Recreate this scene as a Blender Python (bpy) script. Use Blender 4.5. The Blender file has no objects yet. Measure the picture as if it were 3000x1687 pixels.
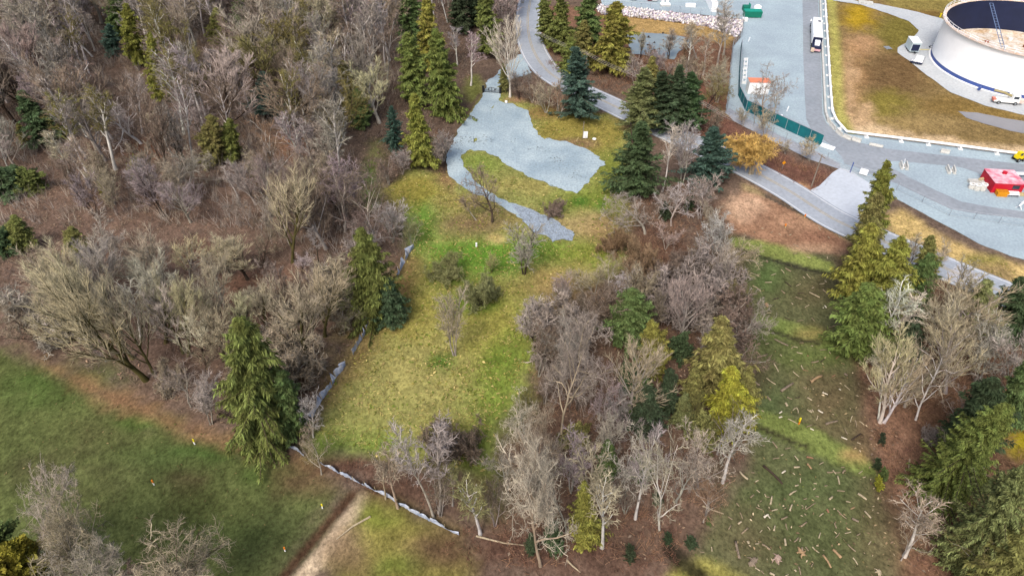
import bpy, math, random
import numpy as np
from mathutils import Vector
from mathutils.geometry import tessellate_polygon
PI = math.pi
sc = bpy.context.scene
C = sc.collection
RNG = np.random.default_rng(7)
random.seed(7)

# ------------------------------------------------------------------ camera, sky, sun, exposure
PITCH = math.radians(41.5); CAM_H = 75.0; FPX = 2000.0
cam = bpy.data.cameras.new('camera'); cam.lens = 24.0; cam.sensor_width = 36.0
cam.clip_start = 0.5; cam.clip_end = 6000.0
cam_o = bpy.data.objects.new('camera', cam); C.objects.link(cam_o)
cam_o.location = (0, 0, CAM_H); cam_o.rotation_euler = (PI/2 - PITCH, 0, 0)
sc.camera = cam_o

SUN_EL = math.radians(52); SUN_AZ = math.radians(205)      # azimuth clockwise from +Y (the camera looks along +Y)
world = bpy.data.worlds.new('World'); sc.world = world; world.use_nodes = True
nt = world.node_tree; nt.nodes.clear()
sky = nt.nodes.new('ShaderNodeTexSky'); sky.sky_type = 'NISHITA'; sky.sun_disc = False
sky.sun_elevation = SUN_EL; sky.sun_rotation = SUN_AZ
sky.air_density = 1.0; sky.dust_density = 6.0; sky.ozone_density = 1.0
bg = nt.nodes.new('ShaderNodeBackground'); bg.inputs['Strength'].default_value = 0.145
wo = nt.nodes.new('ShaderNodeOutputWorld')
nt.links.new(sky.outputs[0], bg.inputs[0]); nt.links.new(bg.outputs[0], wo.inputs[0])
sun = bpy.data.lights.new('sun', 'SUN'); sun.energy = 1.5; sun.angle = math.radians(22); sun.color = (1.0, 0.975, 0.94)
sun_o = bpy.data.objects.new('sun', sun); C.objects.link(sun_o)
sd = Vector((math.sin(SUN_AZ)*math.cos(SUN_EL), math.cos(SUN_AZ)*math.cos(SUN_EL), math.sin(SUN_EL)))
sun_o.rotation_euler = sd.to_track_quat('Z', 'Y').to_euler(); sun_o.location = (0, 0, 200)
vs = sc.view_settings; vs.view_transform = 'Standard'; vs.look = 'None'; vs.gamma = 1.0; vs.use_curve_mapping = False
vs.exposure = 0.68
sc.cycles.max_bounces = 6; sc.cycles.diffuse_bounces = 3; sc.cycles.glossy_bounces = 2
sc.cycles.transmission_bounces = 2; sc.cycles.caustics_reflective = False; sc.cycles.caustics_refractive = False

# ------------------------------------------------------------------ helpers
def P(u, v, z=0.0):
    """Survey point: where the line of sight through photo position (u, v) meets height z."""
    a = (u-1500.0)/FPX; b = (843.5-v)/FPX
    dy = b*math.sin(PITCH)+math.cos(PITCH); dz = b*math.cos(PITCH)-math.sin(PITCH)
    t = (CAM_H-z)/-dz
    return Vector((a*t, dy*t, z))
def at_depth(u, v, y):
    a = (u-1500.0)/FPX; b = (843.5-v)/FPX
    dy = b*math.sin(PITCH)+math.cos(PITCH); dz = b*math.cos(PITCH)-math.sin(PITCH)
    k = y/dy
    return Vector((a*k, y, CAM_H+dz*k))
def px_per_m(p):
    return FPX/(p[1]*math.cos(PITCH)+(CAM_H-p[2])*math.sin(PITCH))
def pxof(p):
    z = p[1]*math.cos(PITCH)-(p[2]-CAM_H)*math.sin(PITCH); y = p[1]*math.sin(PITCH)+(p[2]-CAM_H)*math.cos(PITCH)
    return 1500+FPX*p[0]/z, 843.5-FPX*y/z
KEXP = np.array([1.45, 1.45, 1.45])
def lin(c):
    c = np.asarray(c, float)/255.0
    return np.where(c <= 0.04045, c/12.92, ((c+0.055)/1.055)**2.4)
def A(*rgb):
    """albedo of a surface that the even daylight shows as this sRGB colour"""
    return tuple(np.clip(lin(rgb)/KEXP, 0.004, 0.82))

# value noise on the plane, for uneven edges and patches
_PERM = np.random.default_rng(3).random((256, 256))
def vnoise(x, y, s):
    x = np.asarray(x, float)/s; y = np.asarray(y, float)/s
    xi = np.floor(x).astype(int); yi = np.floor(y).astype(int); fx = x-xi; fy = y-yi
    fx = fx*fx*(3-2*fx); fy = fy*fy*(3-2*fy)
    g = lambda i, j: _PERM[i & 255, j & 255]
    return ((g(xi, yi)*(1-fx)+g(xi+1, yi)*fx)*(1-fy)+(g(xi, yi+1)*(1-fx)+g(xi+1, yi+1)*fx)*fy)*2-1
def fnoise(x, y, s):
    x = np.asarray(x, float); y = np.asarray(y, float)
    return (vnoise(x, y, s)+.5*vnoise(x+37.1, y-11.7, s*.47)+.25*vnoise(x-71.3, y+53.9, s*.21))/1.75
def inside(px, py, poly):
    r = np.zeros(len(px), bool); n = len(poly)
    for i in range(n):
        x0, y0 = poly[i]; x1, y1 = poly[(i+1) % n]
        if y0 == y1: continue
        c = (y0 > py) != (y1 > py)
        r ^= c & (px < (x1-x0)*(py-y0)/(y1-y0)+x0)
    return r
def segdist(px, py, line, closed=True):
    d = np.full(len(px), 1e9); n = len(line)
    for i in range(n if closed else n-1):
        x0, y0 = line[i]; x1, y1 = line[(i+1) % n]
        ex, ey = x1-x0, y1-y0; L = ex*ex+ey*ey+1e-12
        t = np.clip(((px-x0)*ex+(py-y0)*ey)/L, 0, 1)
        d = np.minimum(d, np.hypot(px-x0-t*ex, py-y0-t*ey))
    return d
def sdist(px, py, poly):
    return np.where(inside(px, py, poly), 1, -1)*segdist(px, py, poly)
def W(pts): return [tuple(P(u, v)[:2]) for u, v in pts]
def ell(u, v, ru, rv, n=14):
    return [(u+ru*math.cos(2*PI*i/n), v+rv*math.sin(2*PI*i/n)) for i in range(n)]

class MB:
    """collects boxes, tubes and sheets; build() links them as one mesh object"""
    def __init__(s): s.v = []; s.f = []; s.m = []
    def add(s, vs, fs, mi=0):
        o = len(s.v); s.v += [tuple(map(float, p)) for p in vs]; s.f += [tuple(i+o for i in f) for f in fs]; s.m += [mi]*len(fs)
        return s
    def box(s, c, d, rz=0, mi=0, taper=1.0, rx=0):
        x, y, z = d[0]/2, d[1]/2, d[2]/2; vs = []
        for sz in (-1, 1):
            k = taper if sz > 0 else 1
            for sx, sy in ((-1, -1), (1, -1), (1, 1), (-1, 1)):
                a, b, e = sx*x*k, sy*y*k, sz*z
                if rx: b, e = b*math.cos(rx)-e*math.sin(rx), b*math.sin(rx)+e*math.cos(rx)
                a, b = a*math.cos(rz)-b*math.sin(rz), a*math.sin(rz)+b*math.cos(rz)
                vs.append((c[0]+a, c[1]+b, c[2]+e))
        return s.add(vs, [(3, 2, 1, 0), (4, 5, 6, 7), (0, 1, 5, 4), (1, 2, 6, 5), (2, 3, 7, 6), (3, 0, 4, 7)], mi)
    def tube(s, pts, rad, n=6, mi=0, cap=True):
        pts = [Vector(p) for p in pts]; k = len(pts)
        if not hasattr(rad, '__len__'): rad = [rad]*k
        vs = []
        for i, p in enumerate(pts):
            t = (pts[min(i+1, k-1)]-pts[max(i-1, 0)]).normalized()
            ref = Vector((0, 0, 1)) if abs(t.z) < .9 else Vector((1, 0, 0))
            a = t.cross(ref).normalized(); b = t.cross(a)
            for j in range(n):
                q = 2*PI*j/n; vs.append(p+(a*math.cos(q)+b*math.sin(q))*rad[i])
        fs = [(i*n+j, i*n+(j+1) % n, (i+1)*n+(j+1) % n, (i+1)*n+j) for i in range(k-1) for j in range(n)]
        if cap: fs += [tuple(range(n))[::-1], tuple((k-1)*n+j for j in range(n))]
        return s.add(vs, fs, mi)
    def cyl(s, c, r, h, n=16, mi=0, axis='z', r2=None):
        ax = {'x': Vector((1, 0, 0)), 'y': Vector((0, 1, 0)), 'z': Vector((0, 0, 1))}[axis]
        return s.tube([Vector(c)-ax*h/2, Vector(c)+ax*h/2], [r, r if r2 is None else r2], n, mi)
    def lathe(s, prof, n=48, c=(0, 0), mi=0, a0=0, a1=2*PI):
        full = abs(a1-a0-2*PI) < 1e-6; m = n if full else n+1; vs = []
        for i in range(m):
            q = a0+(a1-a0)*i/n
            for r, z in prof: vs.append((c[0]+r*math.cos(q), c[1]+r*math.sin(q), z))
        k = len(prof)
        fs = [(i*k+j, ((i+1) % m)*k+j, ((i+1) % m)*k+j+1, i*k+j+1) for i in range(n) for j in range(k-1)]
        return s.add(vs, fs, mi)
    def prism(s, poly, z0, z1, mi=0):
        n = len(poly); vs = [(x, y, z0) for x, y in poly]+[(x, y, z1) for x, y in poly]
        return s.add(vs, [tuple(range(n))[::-1], tuple(range(n, 2*n))]+[(i, (i+1) % n, n+(i+1) % n, n+i) for i in range(n)], mi)
    def build(s, name, mat, parent=None, smooth=False, loc=None):
        me = bpy.data.meshes.new(name); me.from_pydata(s.v, [], s.f)
        for m in (mat if isinstance(mat, (list, tuple)) else [mat]): me.materials.append(m)
        if any(s.m): me.polygons.foreach_set('material_index', s.m)
        if smooth: me.polygons.foreach_set('use_smooth', [True]*len(s.f))
        me.update()
        return link(name, me, parent, loc)
def link(name, me, parent=None, loc=None):
    o = bpy.data.objects.new(name, me); C.objects.link(o)
    if parent: o.parent = parent
    if loc is not None: o.location = loc
    return o
def np_mesh(name, v, f, mat, smooth=False, attr=None):
    """mesh from numpy arrays; f is (n, 3) or (n, 4)"""
    me = bpy.data.meshes.new(name); k = f.shape[1]
    me.vertices.add(len(v)); me.vertices.foreach_set('co', np.ascontiguousarray(v, np.float32).ravel())
    me.loops.add(len(f)*k); me.loops.foreach_set('vertex_index', np.ascontiguousarray(f, np.int32).ravel())
    me.polygons.add(len(f)); me.polygons.foreach_set('loop_start', np.arange(0, len(f)*k, k, dtype=np.int32))
    me.polygons.foreach_set('loop_total', np.full(len(f), k, np.int32))
    if smooth: me.polygons.foreach_set('use_smooth', np.ones(len(f), bool))
    me.materials.append(mat)
    if attr is not None:
        a = me.attributes.new('Col', 'FLOAT_COLOR', 'POINT')
        a.data.foreach_set('color', np.c_[attr, np.ones(len(attr))].astype(np.float32).ravel())
    me.update(calc_edges=True)
    return me
def tag(o, label=None, cat=None, group=None, kind=None):
    if label: o['label'] = label
    if cat: o['category'] = cat
    if group: o['group'] = group
    if kind: o['kind'] = kind
    return o
def thing(name, label, cat, loc=(0, 0, 0), rz=0, group=None):
    o = bpy.data.objects.new(name, None); C.objects.link(o); o.empty_display_size = .2
    o.location = loc; o.rotation_euler = (0, 0, rz)
    return tag(o, label, cat, group)
def copy_tree(o, parent=None):
    c = o.copy(); C.objects.link(c); c.parent = parent
    for ch in list(o.children): copy_tree(ch, c)
    return c

# ------------------------------------------------------------------ materials
MATS = {}
def mat(name, rgb=(.5, .5, .5), rough=.8, var=.25, scale=1.5, metal=0.0, bump=0.0, rgb2=None, scale2=None, stretch=None, spec=.3):
    """paint, metal, plastic, concrete ...: a base colour with uneven wear"""
    if name in MATS: return MATS[name]
    m = bpy.data.materials.new(name); m.use_nodes = True; n = m.node_tree; n.nodes.clear(); L = n.links.new
    out = n.nodes.new('ShaderNodeOutputMaterial'); b = n.nodes.new('ShaderNodeBsdfPrincipled'); L(b.outputs[0], out.inputs[0])
    tc = n.nodes.new('ShaderNodeTexCoord'); mp = n.nodes.new('ShaderNodeMapping'); L(tc.outputs['Object'], mp.inputs[0])
    if stretch: mp.inputs['Scale'].default_value = stretch
    nz = n.nodes.new('ShaderNodeTexNoise'); nz.inputs['Scale'].default_value = scale; nz.inputs['Detail'].default_value = 4; nz.inputs['Roughness'].default_value = .65
    L(mp.outputs[0], nz.inputs['Vector'])
    rp = n.nodes.new('ShaderNodeValToRGB'); L(nz.outputs['Fac'], rp.inputs[0])
    c = np.array(rgb); d = np.array(rgb2) if rgb2 is not None else c*(1-var)
    rp.color_ramp.elements[0].position = .36; rp.color_ramp.elements[1].position = .64
    rp.color_ramp.elements[0].color = (*d, 1); rp.color_ramp.elements[1].color = (*c, 1)
    src = rp.outputs[0]
    if scale2:
        n2 = n.nodes.new('ShaderNodeTexNoise'); n2.inputs['Scale'].default_value = scale2; n2.inputs['Detail'].default_value = 3
        L(mp.outputs[0], n2.inputs['Vector'])
        mr = n.nodes.new('ShaderNodeMapRange'); mr.inputs[1].default_value = .3; mr.inputs[2].default_value = .7
        mr.inputs[3].default_value = 1-var*1.2; mr.inputs[4].default_value = 1+var*.8; L(n2.outputs['Fac'], mr.inputs[0])
        mx = n.nodes.new('ShaderNodeMix'); mx.data_type = 'RGBA'; mx.blend_type = 'MULTIPLY'; mx.inputs[0].default_value = 1
        L(src, mx.inputs[6]); L(mr.outputs[0], mx.inputs[7]); src = mx.outputs[2]
    L(src, b.inputs['Base Color']); b.inputs['Roughness'].default_value = rough; b.inputs['Metallic'].default_value = metal
    b.inputs['Specular IOR Level'].default_value = spec
    if bump:
        bp = n.nodes.new('ShaderNodeBump'); bp.inputs['Strength'].default_value = bump; bp.inputs['Distance'].default_value = .08
        L(nz.outputs['Fac'], bp.inputs['Height']); L(bp.outputs[0], b.inputs['Normal'])
    MATS[name] = m; return m
def living(name, lo, hi, rough=.85, hue=0.0, trans=0.0):
    """bark, twigs, leaves: the object's own colour, varied from piece to piece and along the piece"""
    m = bpy.data.materials.new(name); m.use_nodes = True; n = m.node_tree; n.nodes.clear(); L = n.links.new
    out = n.nodes.new('ShaderNodeOutputMaterial'); b = n.nodes.new('ShaderNodeBsdfPrincipled'); L(b.outputs[0], out.inputs[0])
    oi = n.nodes.new('ShaderNodeObjectInfo'); ge = n.nodes.new('ShaderNodeNewGeometry')
    mr = n.nodes.new('ShaderNodeMapRange'); mr.inputs[3].default_value = lo; mr.inputs[4].default_value = hi
    L(ge.outputs['Random Per Island'], mr.inputs[0])
    tc = n.nodes.new('ShaderNodeTexCoord'); nz = n.nodes.new('ShaderNodeTexNoise'); nz.inputs['Scale'].default_value = .7; nz.inputs['Detail'].default_value = 1
    L(tc.outputs['Object'], nz.inputs['Vector'])
    m2 = n.nodes.new('ShaderNodeMapRange'); m2.inputs[1].default_value = .3; m2.inputs[2].default_value = .7; m2.inputs[3].default_value = .72; m2.inputs[4].default_value = 1.28
    L(nz.outputs['Fac'], m2.inputs[0])
    mm = n.nodes.new('ShaderNodeMath'); mm.operation = 'MULTIPLY'; L(mr.outputs[0], mm.inputs[0]); L(m2.outputs[0], mm.inputs[1])
    hs = n.nodes.new('ShaderNodeHueSaturation'); L(oi.outputs['Color'], hs.inputs['Color']); L(mm.outputs[0], hs.inputs['Value'])
    if hue:
        mh = n.nodes.new('ShaderNodeMapRange'); mh.inputs[3].default_value = .5-hue; mh.inputs[4].default_value = .5+hue
        L(nz.outputs['Fac'], mh.inputs[0]); L(mh.outputs[0], hs.inputs['Hue'])
    L(hs.outputs[0], b.inputs['Base Color']); b.inputs['Roughness'].default_value = rough; b.inputs['Specular IOR Level'].default_value = .04
    if trans:
        tr = n.nodes.new('ShaderNodeBsdfTranslucent'); L(hs.outputs[0], tr.inputs[0]); mx = n.nodes.new('ShaderNodeMixShader'); mx.inputs[0].default_value = trans
        L(b.outputs[0], mx.inputs[1]); L(tr.outputs[0], mx.inputs[2]); L(mx.outputs[0], out.inputs[0])
    return m
M_BARK = living('bark', .75, 1.25)
M_TWIG = living('twigs', .6, 1.4)
M_LEAF = living('conifer_foliage', .45, 1.6, .7, .03, .25)
def attr_mat(name, fine=2.6, mid=.75, amp=.27, bump=.22, island=False):
    m = bpy.data.materials.new(name); m.use_nodes = True; n = m.node_tree; n.nodes.clear(); L = n.links.new
    out = n.nodes.new('ShaderNodeOutputMaterial'); b = n.nodes.new('ShaderNodeBsdfPrincipled'); L(b.outputs[0], out.inputs[0])
    at = n.nodes.new('ShaderNodeAttribute'); at.attribute_name = 'Col'
    if island:
        ge = n.nodes.new('ShaderNodeNewGeometry'); mr = n.nodes.new('ShaderNodeMapRange'); mr.inputs[3].default_value = 1-amp; mr.inputs[4].default_value = 1+amp
        L(ge.outputs['Random Per Island'], mr.inputs[0]); fac = mr.outputs[0]
    else:
        tc = n.nodes.new('ShaderNodeTexCoord'); fac = None
        mp = n.nodes.new('ShaderNodeMapping'); mp.inputs['Scale'].default_value = (1, .8, 1); mp.inputs['Rotation'].default_value = (0, 0, .5)
        L(tc.outputs['Object'], mp.inputs[0])
        for s, a in ((.22, amp*.55), (mid, amp), (fine, amp*1.5)):
            nz = n.nodes.new('ShaderNodeTexNoise'); nz.inputs['Scale'].default_value = s; nz.inputs['Detail'].default_value = 3; nz.inputs['Roughness'].default_value = .65
            nz.inputs['Distortion'].default_value = .4
            L(mp.outputs[0], nz.inputs['Vector'])
            mr = n.nodes.new('ShaderNodeMapRange'); mr.inputs[1].default_value = .3; mr.inputs[2].default_value = .7; mr.inputs[3].default_value = 1-a; mr.inputs[4].default_value = 1+a
            L(nz.outputs['Fac'], mr.inputs[0])
            if fac is None: fac = mr.outputs[0]
            else:
                mm = n.nodes.new('ShaderNodeMath'); mm.operation = 'MULTIPLY'; L(fac, mm.inputs[0]); L(mr.outputs[0], mm.inputs[1]); fac = mm.outputs[0]
        bp = n.nodes.new('ShaderNodeBump'); bp.inputs['Strength'].default_value = bump; bp.inputs['Distance'].default_value = .25
        L(fac, bp.inputs['Height']); L(bp.outputs[0], b.inputs['Normal'])
    mx = n.nodes.new('ShaderNodeMix'); mx.data_type = 'RGBA'; mx.blend_type = 'MULTIPLY'; mx.inputs[0].default_value = 1
    L(at.outputs['Color'], mx.inputs[6]); L(fac, mx.inputs[7]); L(mx.outputs[2], b.inputs['Base Color'])
    b.inputs['Roughness'].default_value = 1.0; b.inputs['Specular IOR Level'].default_value = 0.0
    return m
M_GROUND = attr_mat('ground_cover')
M_BRUSH = attr_mat('brush_twigs', island=True, amp=.45)

# ------------------------------------------------------------------ the ground: one sheet, cover by what grows or lies where
MEADOW = [(1118,559),(1211,489),(1304,512),(1312,470),(1352,370),(1400,300),(1470,255),(1500,282),(1560,305),(1680,335),(1780,330),(1840,400),(1840,560),(1850,650),(1835,757),(1793,815),(1640,862),(1545,990),(1555,1083),(1460,1258),(1420,1385),(1300,1370),(1095,1335),(1048,1322),(932,1281),(920,1223),(967,1130),(1083,955),(1165,815),(1211,722),(1215,640)]
PASTURE = [(-400,1000),(0,1025),(105,1048),(186,1095),(291,1153),(384,1176),(489,1234),(629,1281),(745,1316),(885,1339),(1025,1444),(815,1687),(700,1850),(-400,1850)]
FIELD = [(2131,690),(2155,684),(2318,722),(2457,745),(2446,757),(2481,908),(2492,1025),(2539,1281),(2585,1490),(2632,1720),(2640,1850),(1960,1850),(2003,1670),(2085,1525),(2190,1374),(2213,1165),(2149,932)]
DIRT = [(2131,617),(2190,547),(2283,582),(2480,687),(2457,745),(2318,722),(2155,684),(2131,672)]
BASIN = [(2424,-60),(2436,110),(2440,300),(2455,358),(2484,392),(2700,418),(2985,455),(3150,475),(3150,-60)]
LITTER_R = [(2500,1030),(2560,1100),(2640,1230),(2680,1400),(2740,1700),(2640,1720),(2585,1490),(2539,1281)]
BANK = [(2590,640),(2640,615),(2760,690),(2870,740),(3050,790),(3050,870),(2900,800),(2700,735),(2600,690)]
layers = [  # (outline in the photo or polyline, colour, softness m, raggedness m, opacity[, half width of a line])
 ([(1250,30),(1420,30),(1400,300),(1300,470),(1200,480),(1050,380)], (94,80,70), 6, 4, .8),
 ([(-50,440),(500,400),(900,560),(1200,800),(900,1220),(300,1060),(-50,1000)], (114,94,82), 6, 6, .75),
 (ell(690,960,140,60), (124,92,76), 4, 4, .8), (ell(770,830,120,50), (130,98,80), 3, 3, .8), (ell(830,1080,110,60), (118,90,74), 3, 3, .8),
 (ell(870,420,60,60), (128,90,66), 3, 3, .7), (ell(420,430,60,25), (130,88,64), 3, 3, .8), (ell(560,740,60,40), (104,72,60), 3, 3, .7),
 (ell(1085,545,26,70), (84,122,48), 2, 2, .9), (ell(1100,460,22,50), (112,118,66), 2, 2, .8),
 ([(1430,1390),(1560,1100),(1640,880),(1800,820),(2140,700),(2150,930),(2200,1160),(2190,1350),(2070,1530),(1980,1660),(1400,1660)], (110,90,76), 4, 5, .95),
 (ell(1900,720,120,60), (100,76,62), 3, 3, .8), (ell(1950,1480,130,120), (122,100,86), 4, 4, .9), (ell(1650,1620,260,70), (92,70,60), 4, 4, .9),
 ([(2470,700),(3100,850),(3100,1800),(2600,1800),(2560,1300),(2480,1000)], (104,80,62), 5, 4, .9),
 (LITTER_R, (138,106,86), 3, 3, .95), (ell(2640,1330,60,80), (132,102,84), 3, 3, .8),
 (ell(2995,1290,40,42), (150,138,36), 2, 1.5, 1), 
 (PASTURE, (90,98,58), 2.2, 2.5, 1), (ell(190,1120,150,45), (70,92,44), 4, 4, .8), (ell(440,1238,95,26), (74,108,44), 2, 2, .9),
 (ell(640,1320,110,28), (68,96,42), 2, 2, .8), (ell(780,1400,75,32), (68,96,42), 2, 2, .7), (ell(550,1400,62,28), (86,70,54), 2, 2, .8),
 (ell(890,1410,110,50), (104,86,64), 3, 3, .9), (ell(250,1370,170,50), (80,76,54), 4, 4, .7), (ell(850,1580,130,90), (80,84,54), 4, 4, .8), (ell(620,1480,120,50), (76,80,46), 4, 4, .7),
 (ell(480,1330,170,40), (70,90,48), 4, 3, .6), (ell(330,1270,120,40), (84,82,54), 4, 3, .6), (ell(700,1560,150,50), (70,84,46), 4, 3, .6),
 ([(100,1040),(186,1080),(291,1130),(384,1160),(489,1205),(629,1265),(745,1300),(885,1325),(880,1355),(745,1335),(629,1300),(489,1255),(384,1200),(291,1170),(180,1110)], (140,106,82), 2, 2, .85),
 (MEADOW, (138,140,80), 1.6, 1.8, 1),
 (ell(1250,1080,230,120), (158,150,92), 8, 5, .85), (ell(1180,890,120,90), (150,140,68), 6, 4, .8), (ell(1450,960,100,130), (146,140,66), 6, 4, .7),
 (ell(1240,645,42,95), (98,134,52), 2.5, 2, .9), (ell(1440,745,190,52), (92,134,46), 4, 3, .9), (ell(1600,745,120,40), (100,132,50), 4, 3, .85), (ell(1560,790,60,28), (78,122,42), 2.5, 2, .8),
 (ell(1455,695,36,15), (196,174,116), 1, 1.2, .9), (ell(1360,590,110,28), (158,142,84), 3, 3, .8), (ell(1210,560,90,45), (140,128,62), 3, 3, .8),
 (ell(1390,655,100,34), (124,102,78), 3, 2, .9), (ell(1480,630,80,22), (128,108,82), 3, 2, .8),
 ([(1190,750),(1230,760),(1210,850),(1160,930),(1120,1000),(1060,1080),(985,1160),(930,1230),(960,1130),(1075,960),(1160,820)], (128,100,70), 2.5, 2, .85),
 (ell(1105,930,60,50), (124,104,62), 3, 2, .8), (ell(1020,1300,120,24), (98,126,46), 2.5, 2, .9), (ell(1450,1150,80,120), (108,128,52), 4, 3, .85), (ell(1500,1050,50,60), (100,124,50), 3, 3, .7),
 (ell(1295,1062,42,26), (72,106,40), 1.5, 1.5, .9), (ell(1380,885,80,22), (92,124,46), 2.5, 2, .8), (ell(1330,820,70,24), (98,122,48), 2.5, 2, .7),
 (ell(1390,1330,50,50), (100,122,50), 2.5, 2, .8), (ell(1440,1440,50,60), (96,116,50), 3, 2, .8), (ell(1320,1250,60,24), (124,118,64), 3, 2, .8),
 (ell(1690,395,140,66), (140,128,66), 4, 3, .9), (ell(1690,420,62,20), (130,108,80), 1.5, 1.2, .9), (ell(1600,330,60,18), (138,112,72), 2, 2, .8),
 (ell(1790,520,50,80), (118,126,56), 3, 2, .9), (ell(1715,590,90,38), (116,130,56), 3, 2, .9), (ell(1700,590,34,16), (74,112,42), 1, 1.5, .8), (ell(1760,610,26,26), (80,116,44), 1, 1.5, .7),
 (ell(1720,655,110,34), (166,146,102), 4, 3, .9), (ell(1790,690,60,40), (150,126,88), 3, 3, .9), (ell(1720,745,100,34), (126,134,58), 3, 2, .9), (ell(1640,820,110,50), (156,134,86), 4, 3, .9), (ell(1700,880,110,40), (134,112,82), 4, 3, .9),
 (ell(1405,478,60,30), (122,136,66), 2, 1.5, .9), (ell(1520,545,100,22), (150,140,84), 2.5, 2, .8), (ell(1500,630,60,14), (140,132,76), 2, 2, .6),
 ([(1300,490),(1340,540),(1330,560),(1280,530)], (134,104,78), 2, 1.5, .9), (ell(1280,440,20,60), (110,84,66), 2, 1.5, .9),
 (ell(1510,292,30,8), (160,128,100), 1.2, 1, .9), (ell(1390,262,26,40), (112,116,62), 2, 1.5, .9),
 (FIELD, (96,98,68), 1.6, 1.4, 1), (ell(2240,815,60,45), (86,108,60), 4, 3, .8), (ell(2250,1190,70,60), (78,94,58), 4, 3, .8), (ell(2230,1010,60,40), (82,92,54), 4, 3, .7), (ell(2330,1440,190,80), (86,100,62), 5, 4, .8),
 (ell(2420,1560,180,110), (84,92,58), 5, 4, .8), (ell(2150,810,36,120), (108,90,68), 3, 2, .85), (ell(2430,1180,70,80), (108,94,70), 4, 3, .85), (ell(2390,850,80,50), (90,82,60), 4, 3, .7),
 (ell(2180,1560,60,80), (100,92,68), 4, 3, .8), (ell(2520,1280,40,60), (112,92,72), 3, 2, .8), (ell(2570,1560,40,130), (112,98,74), 4, 2, .8), (ell(2200,1110,40,50), (86,76,58), 3, 2, .8), (ell(2390,1040,80,20), (96,110,58), 3, 2, .8),
 ([(2136,690),(2280,712),(2440,768),(2450,798),(2400,792),(2280,755),(2136,724)], (128,138,76), .4, .8, 1),
 ([(2140,902),(2260,930),(2400,960),(2480,1000),(2496,1040),(2400,1012),(2280,984),(2140,936)], (114,128,70), .5, 1.0, .95), (ell(2380,975,50,16), (140,122,78), 2, 1, .8),
 ([(2212,1200),(2300,1215),(2400,1265),(2520,1325),(2570,1390),(2490,1372),(2360,1312),(2212,1248)], (116,128,70), .5, 1.2, .95), (ell(2500,1332,34,14), (172,140,96), 1.2, 1, .8),
 ([(1990,1630),(2080,1640),(2190,1700),(2250,1760),(2050,1800),(1960,1690)], (152,146,80), 1, .8, 1),
 (DIRT, (150,116,92), 1.2, 1.0, 1), (ell(2190,610,70,40), (196,164,136), 3, 3, .9), (ell(2270,640,60,26), (132,98,78), 3, 3, .8), (ell(2330,650,80,26), (176,140,112), 2, 3, .6), (ell(2400,700,60,22), (140,104,84), 2, 3, .8), (ell(2380,725,60,12), (190,158,128), 1.5, 1.5, .8),
 ([(1058,1440),(1086,1450),(1040,1532),(980,1610),(920,1690),(860,1770),(795,1770),(848,1700),(932,1600),(1002,1510)], (196,176,148), .4, .6, 1),
 ([(1085,1450),(1200,1480),(1330,1560),(1380,1640),(1380,1760),(940,1760),(985,1620)], (124,118,64), 2, 2, 1), (ell(1110,1500,60,40), (116,128,54), 2, 2, .8), (ell(1010,1610,60,60), (150,126,100), 2, 2, .8), (ell(1070,1660,80,40), (104,90,60), 2.5, 2, .8), (ell(1230,1600,60,24), (156,138,90), 2, 2, .8), (ell(1170,1650,60,26), (104,120,50), 2, 2, .8),
 (ell(1260,1440,180,40), (104,78,64), 3, 2, .9), (ell(1300,1610,80,60), (92,70,58), 3, 2, .9), (ell(1040,1370,100,24), (98,72,60), 2, 2, .9),
 (BANK, (194,168,112), 1.5, 1.2, 1), (ell(2880,760,60,16), (120,118,60), 1.5, 1, .8), ([(2560,640),(2600,660),(2700,760),(2640,800),(2520,700)], (120,104,76), 2, 1.5, .8),
 (ell(2900,800,60,26), (130,112,80), 2, 2, .8),
 ([(2180,540),(2250,570),(2500,690),(2490,705),(2290,592),(2180,555)], (152,136,100), 1, .8, 1),
 ([(1840,330),(2120,330),(2270,430),(2330,470),(2440,500),(2450,530),(2390,570),(2200,490),(2060,420)], (116,84,72), 2, 1.5, 1), (ell(2330,545,40,12), (184,146,110), 1, 1, .9), (ell(2130,430,30,18), (112,116,66), 2, 1.5, .8),
 ([(1600,150),(1840,230),(2130,340),(2150,140),(2080,80),(1800,60),(1760,20),(1580,20)], (124,94,76), 2, 2, 1),
 ([(1790,42),(1840,40),(2070,66),(2170,80),(2130,140),(2060,105),(1830,98)], (166,138,90), 1.5, 1.5, 1),
 (ell(1590,120,24,70), (150,122,90), 2, 1.5, .9), (ell(2060,300,60,60), (134,96,80), 2, 2, .8),
 (BASIN, (132,112,74), 1, .5, 1), (ell(2560,150,110,160), (134,112,78), 5, 4, .8), (ell(2630,90,80,60), (116,108,52), 5, 3, .9), (ell(2515,50,55,38), (166,138,36), 4, 3, .9), (ell(2525,132,52,28), (176,140,104), 3, 3, .85),
 (ell(2620,215,110,60), (110,88,60), 5, 4, .9), (ell(2590,315,80,50), (124,114,54), 4, 4, .9), (ell(2500,230,30,100), (160,126,88), 3, 3, .8), 
 (ell(2790,310,90,30), (126,104,60), 3, 3, .8), (ell(2690,360,120,26), (150,128,86), 3, 3, .8), (ell(2900,330,100,20), (140,116,66), 3, 3, .8),
 ([(2486,390),(2500,350),(2560,362),(2680,396),(2800,402),(2900,424),(3100,440),(3100,470),(2985,453),(2700,416)], (206,180,142), 2, 2.5, 1), (ell(2490,260,18,110), (180,150,114), 2, 2.5, .9), (ell(2530,330,34,30), (184,154,118), 2.5, 3, .9),
 ([(2418,-60),(2440,-60),(2462,120),(2474,330),(2500,385),(2520,398),(2484,394),(2452,358),(2434,300),(2430,110)], (168,162,92), 1.2, .8, 1),
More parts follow.
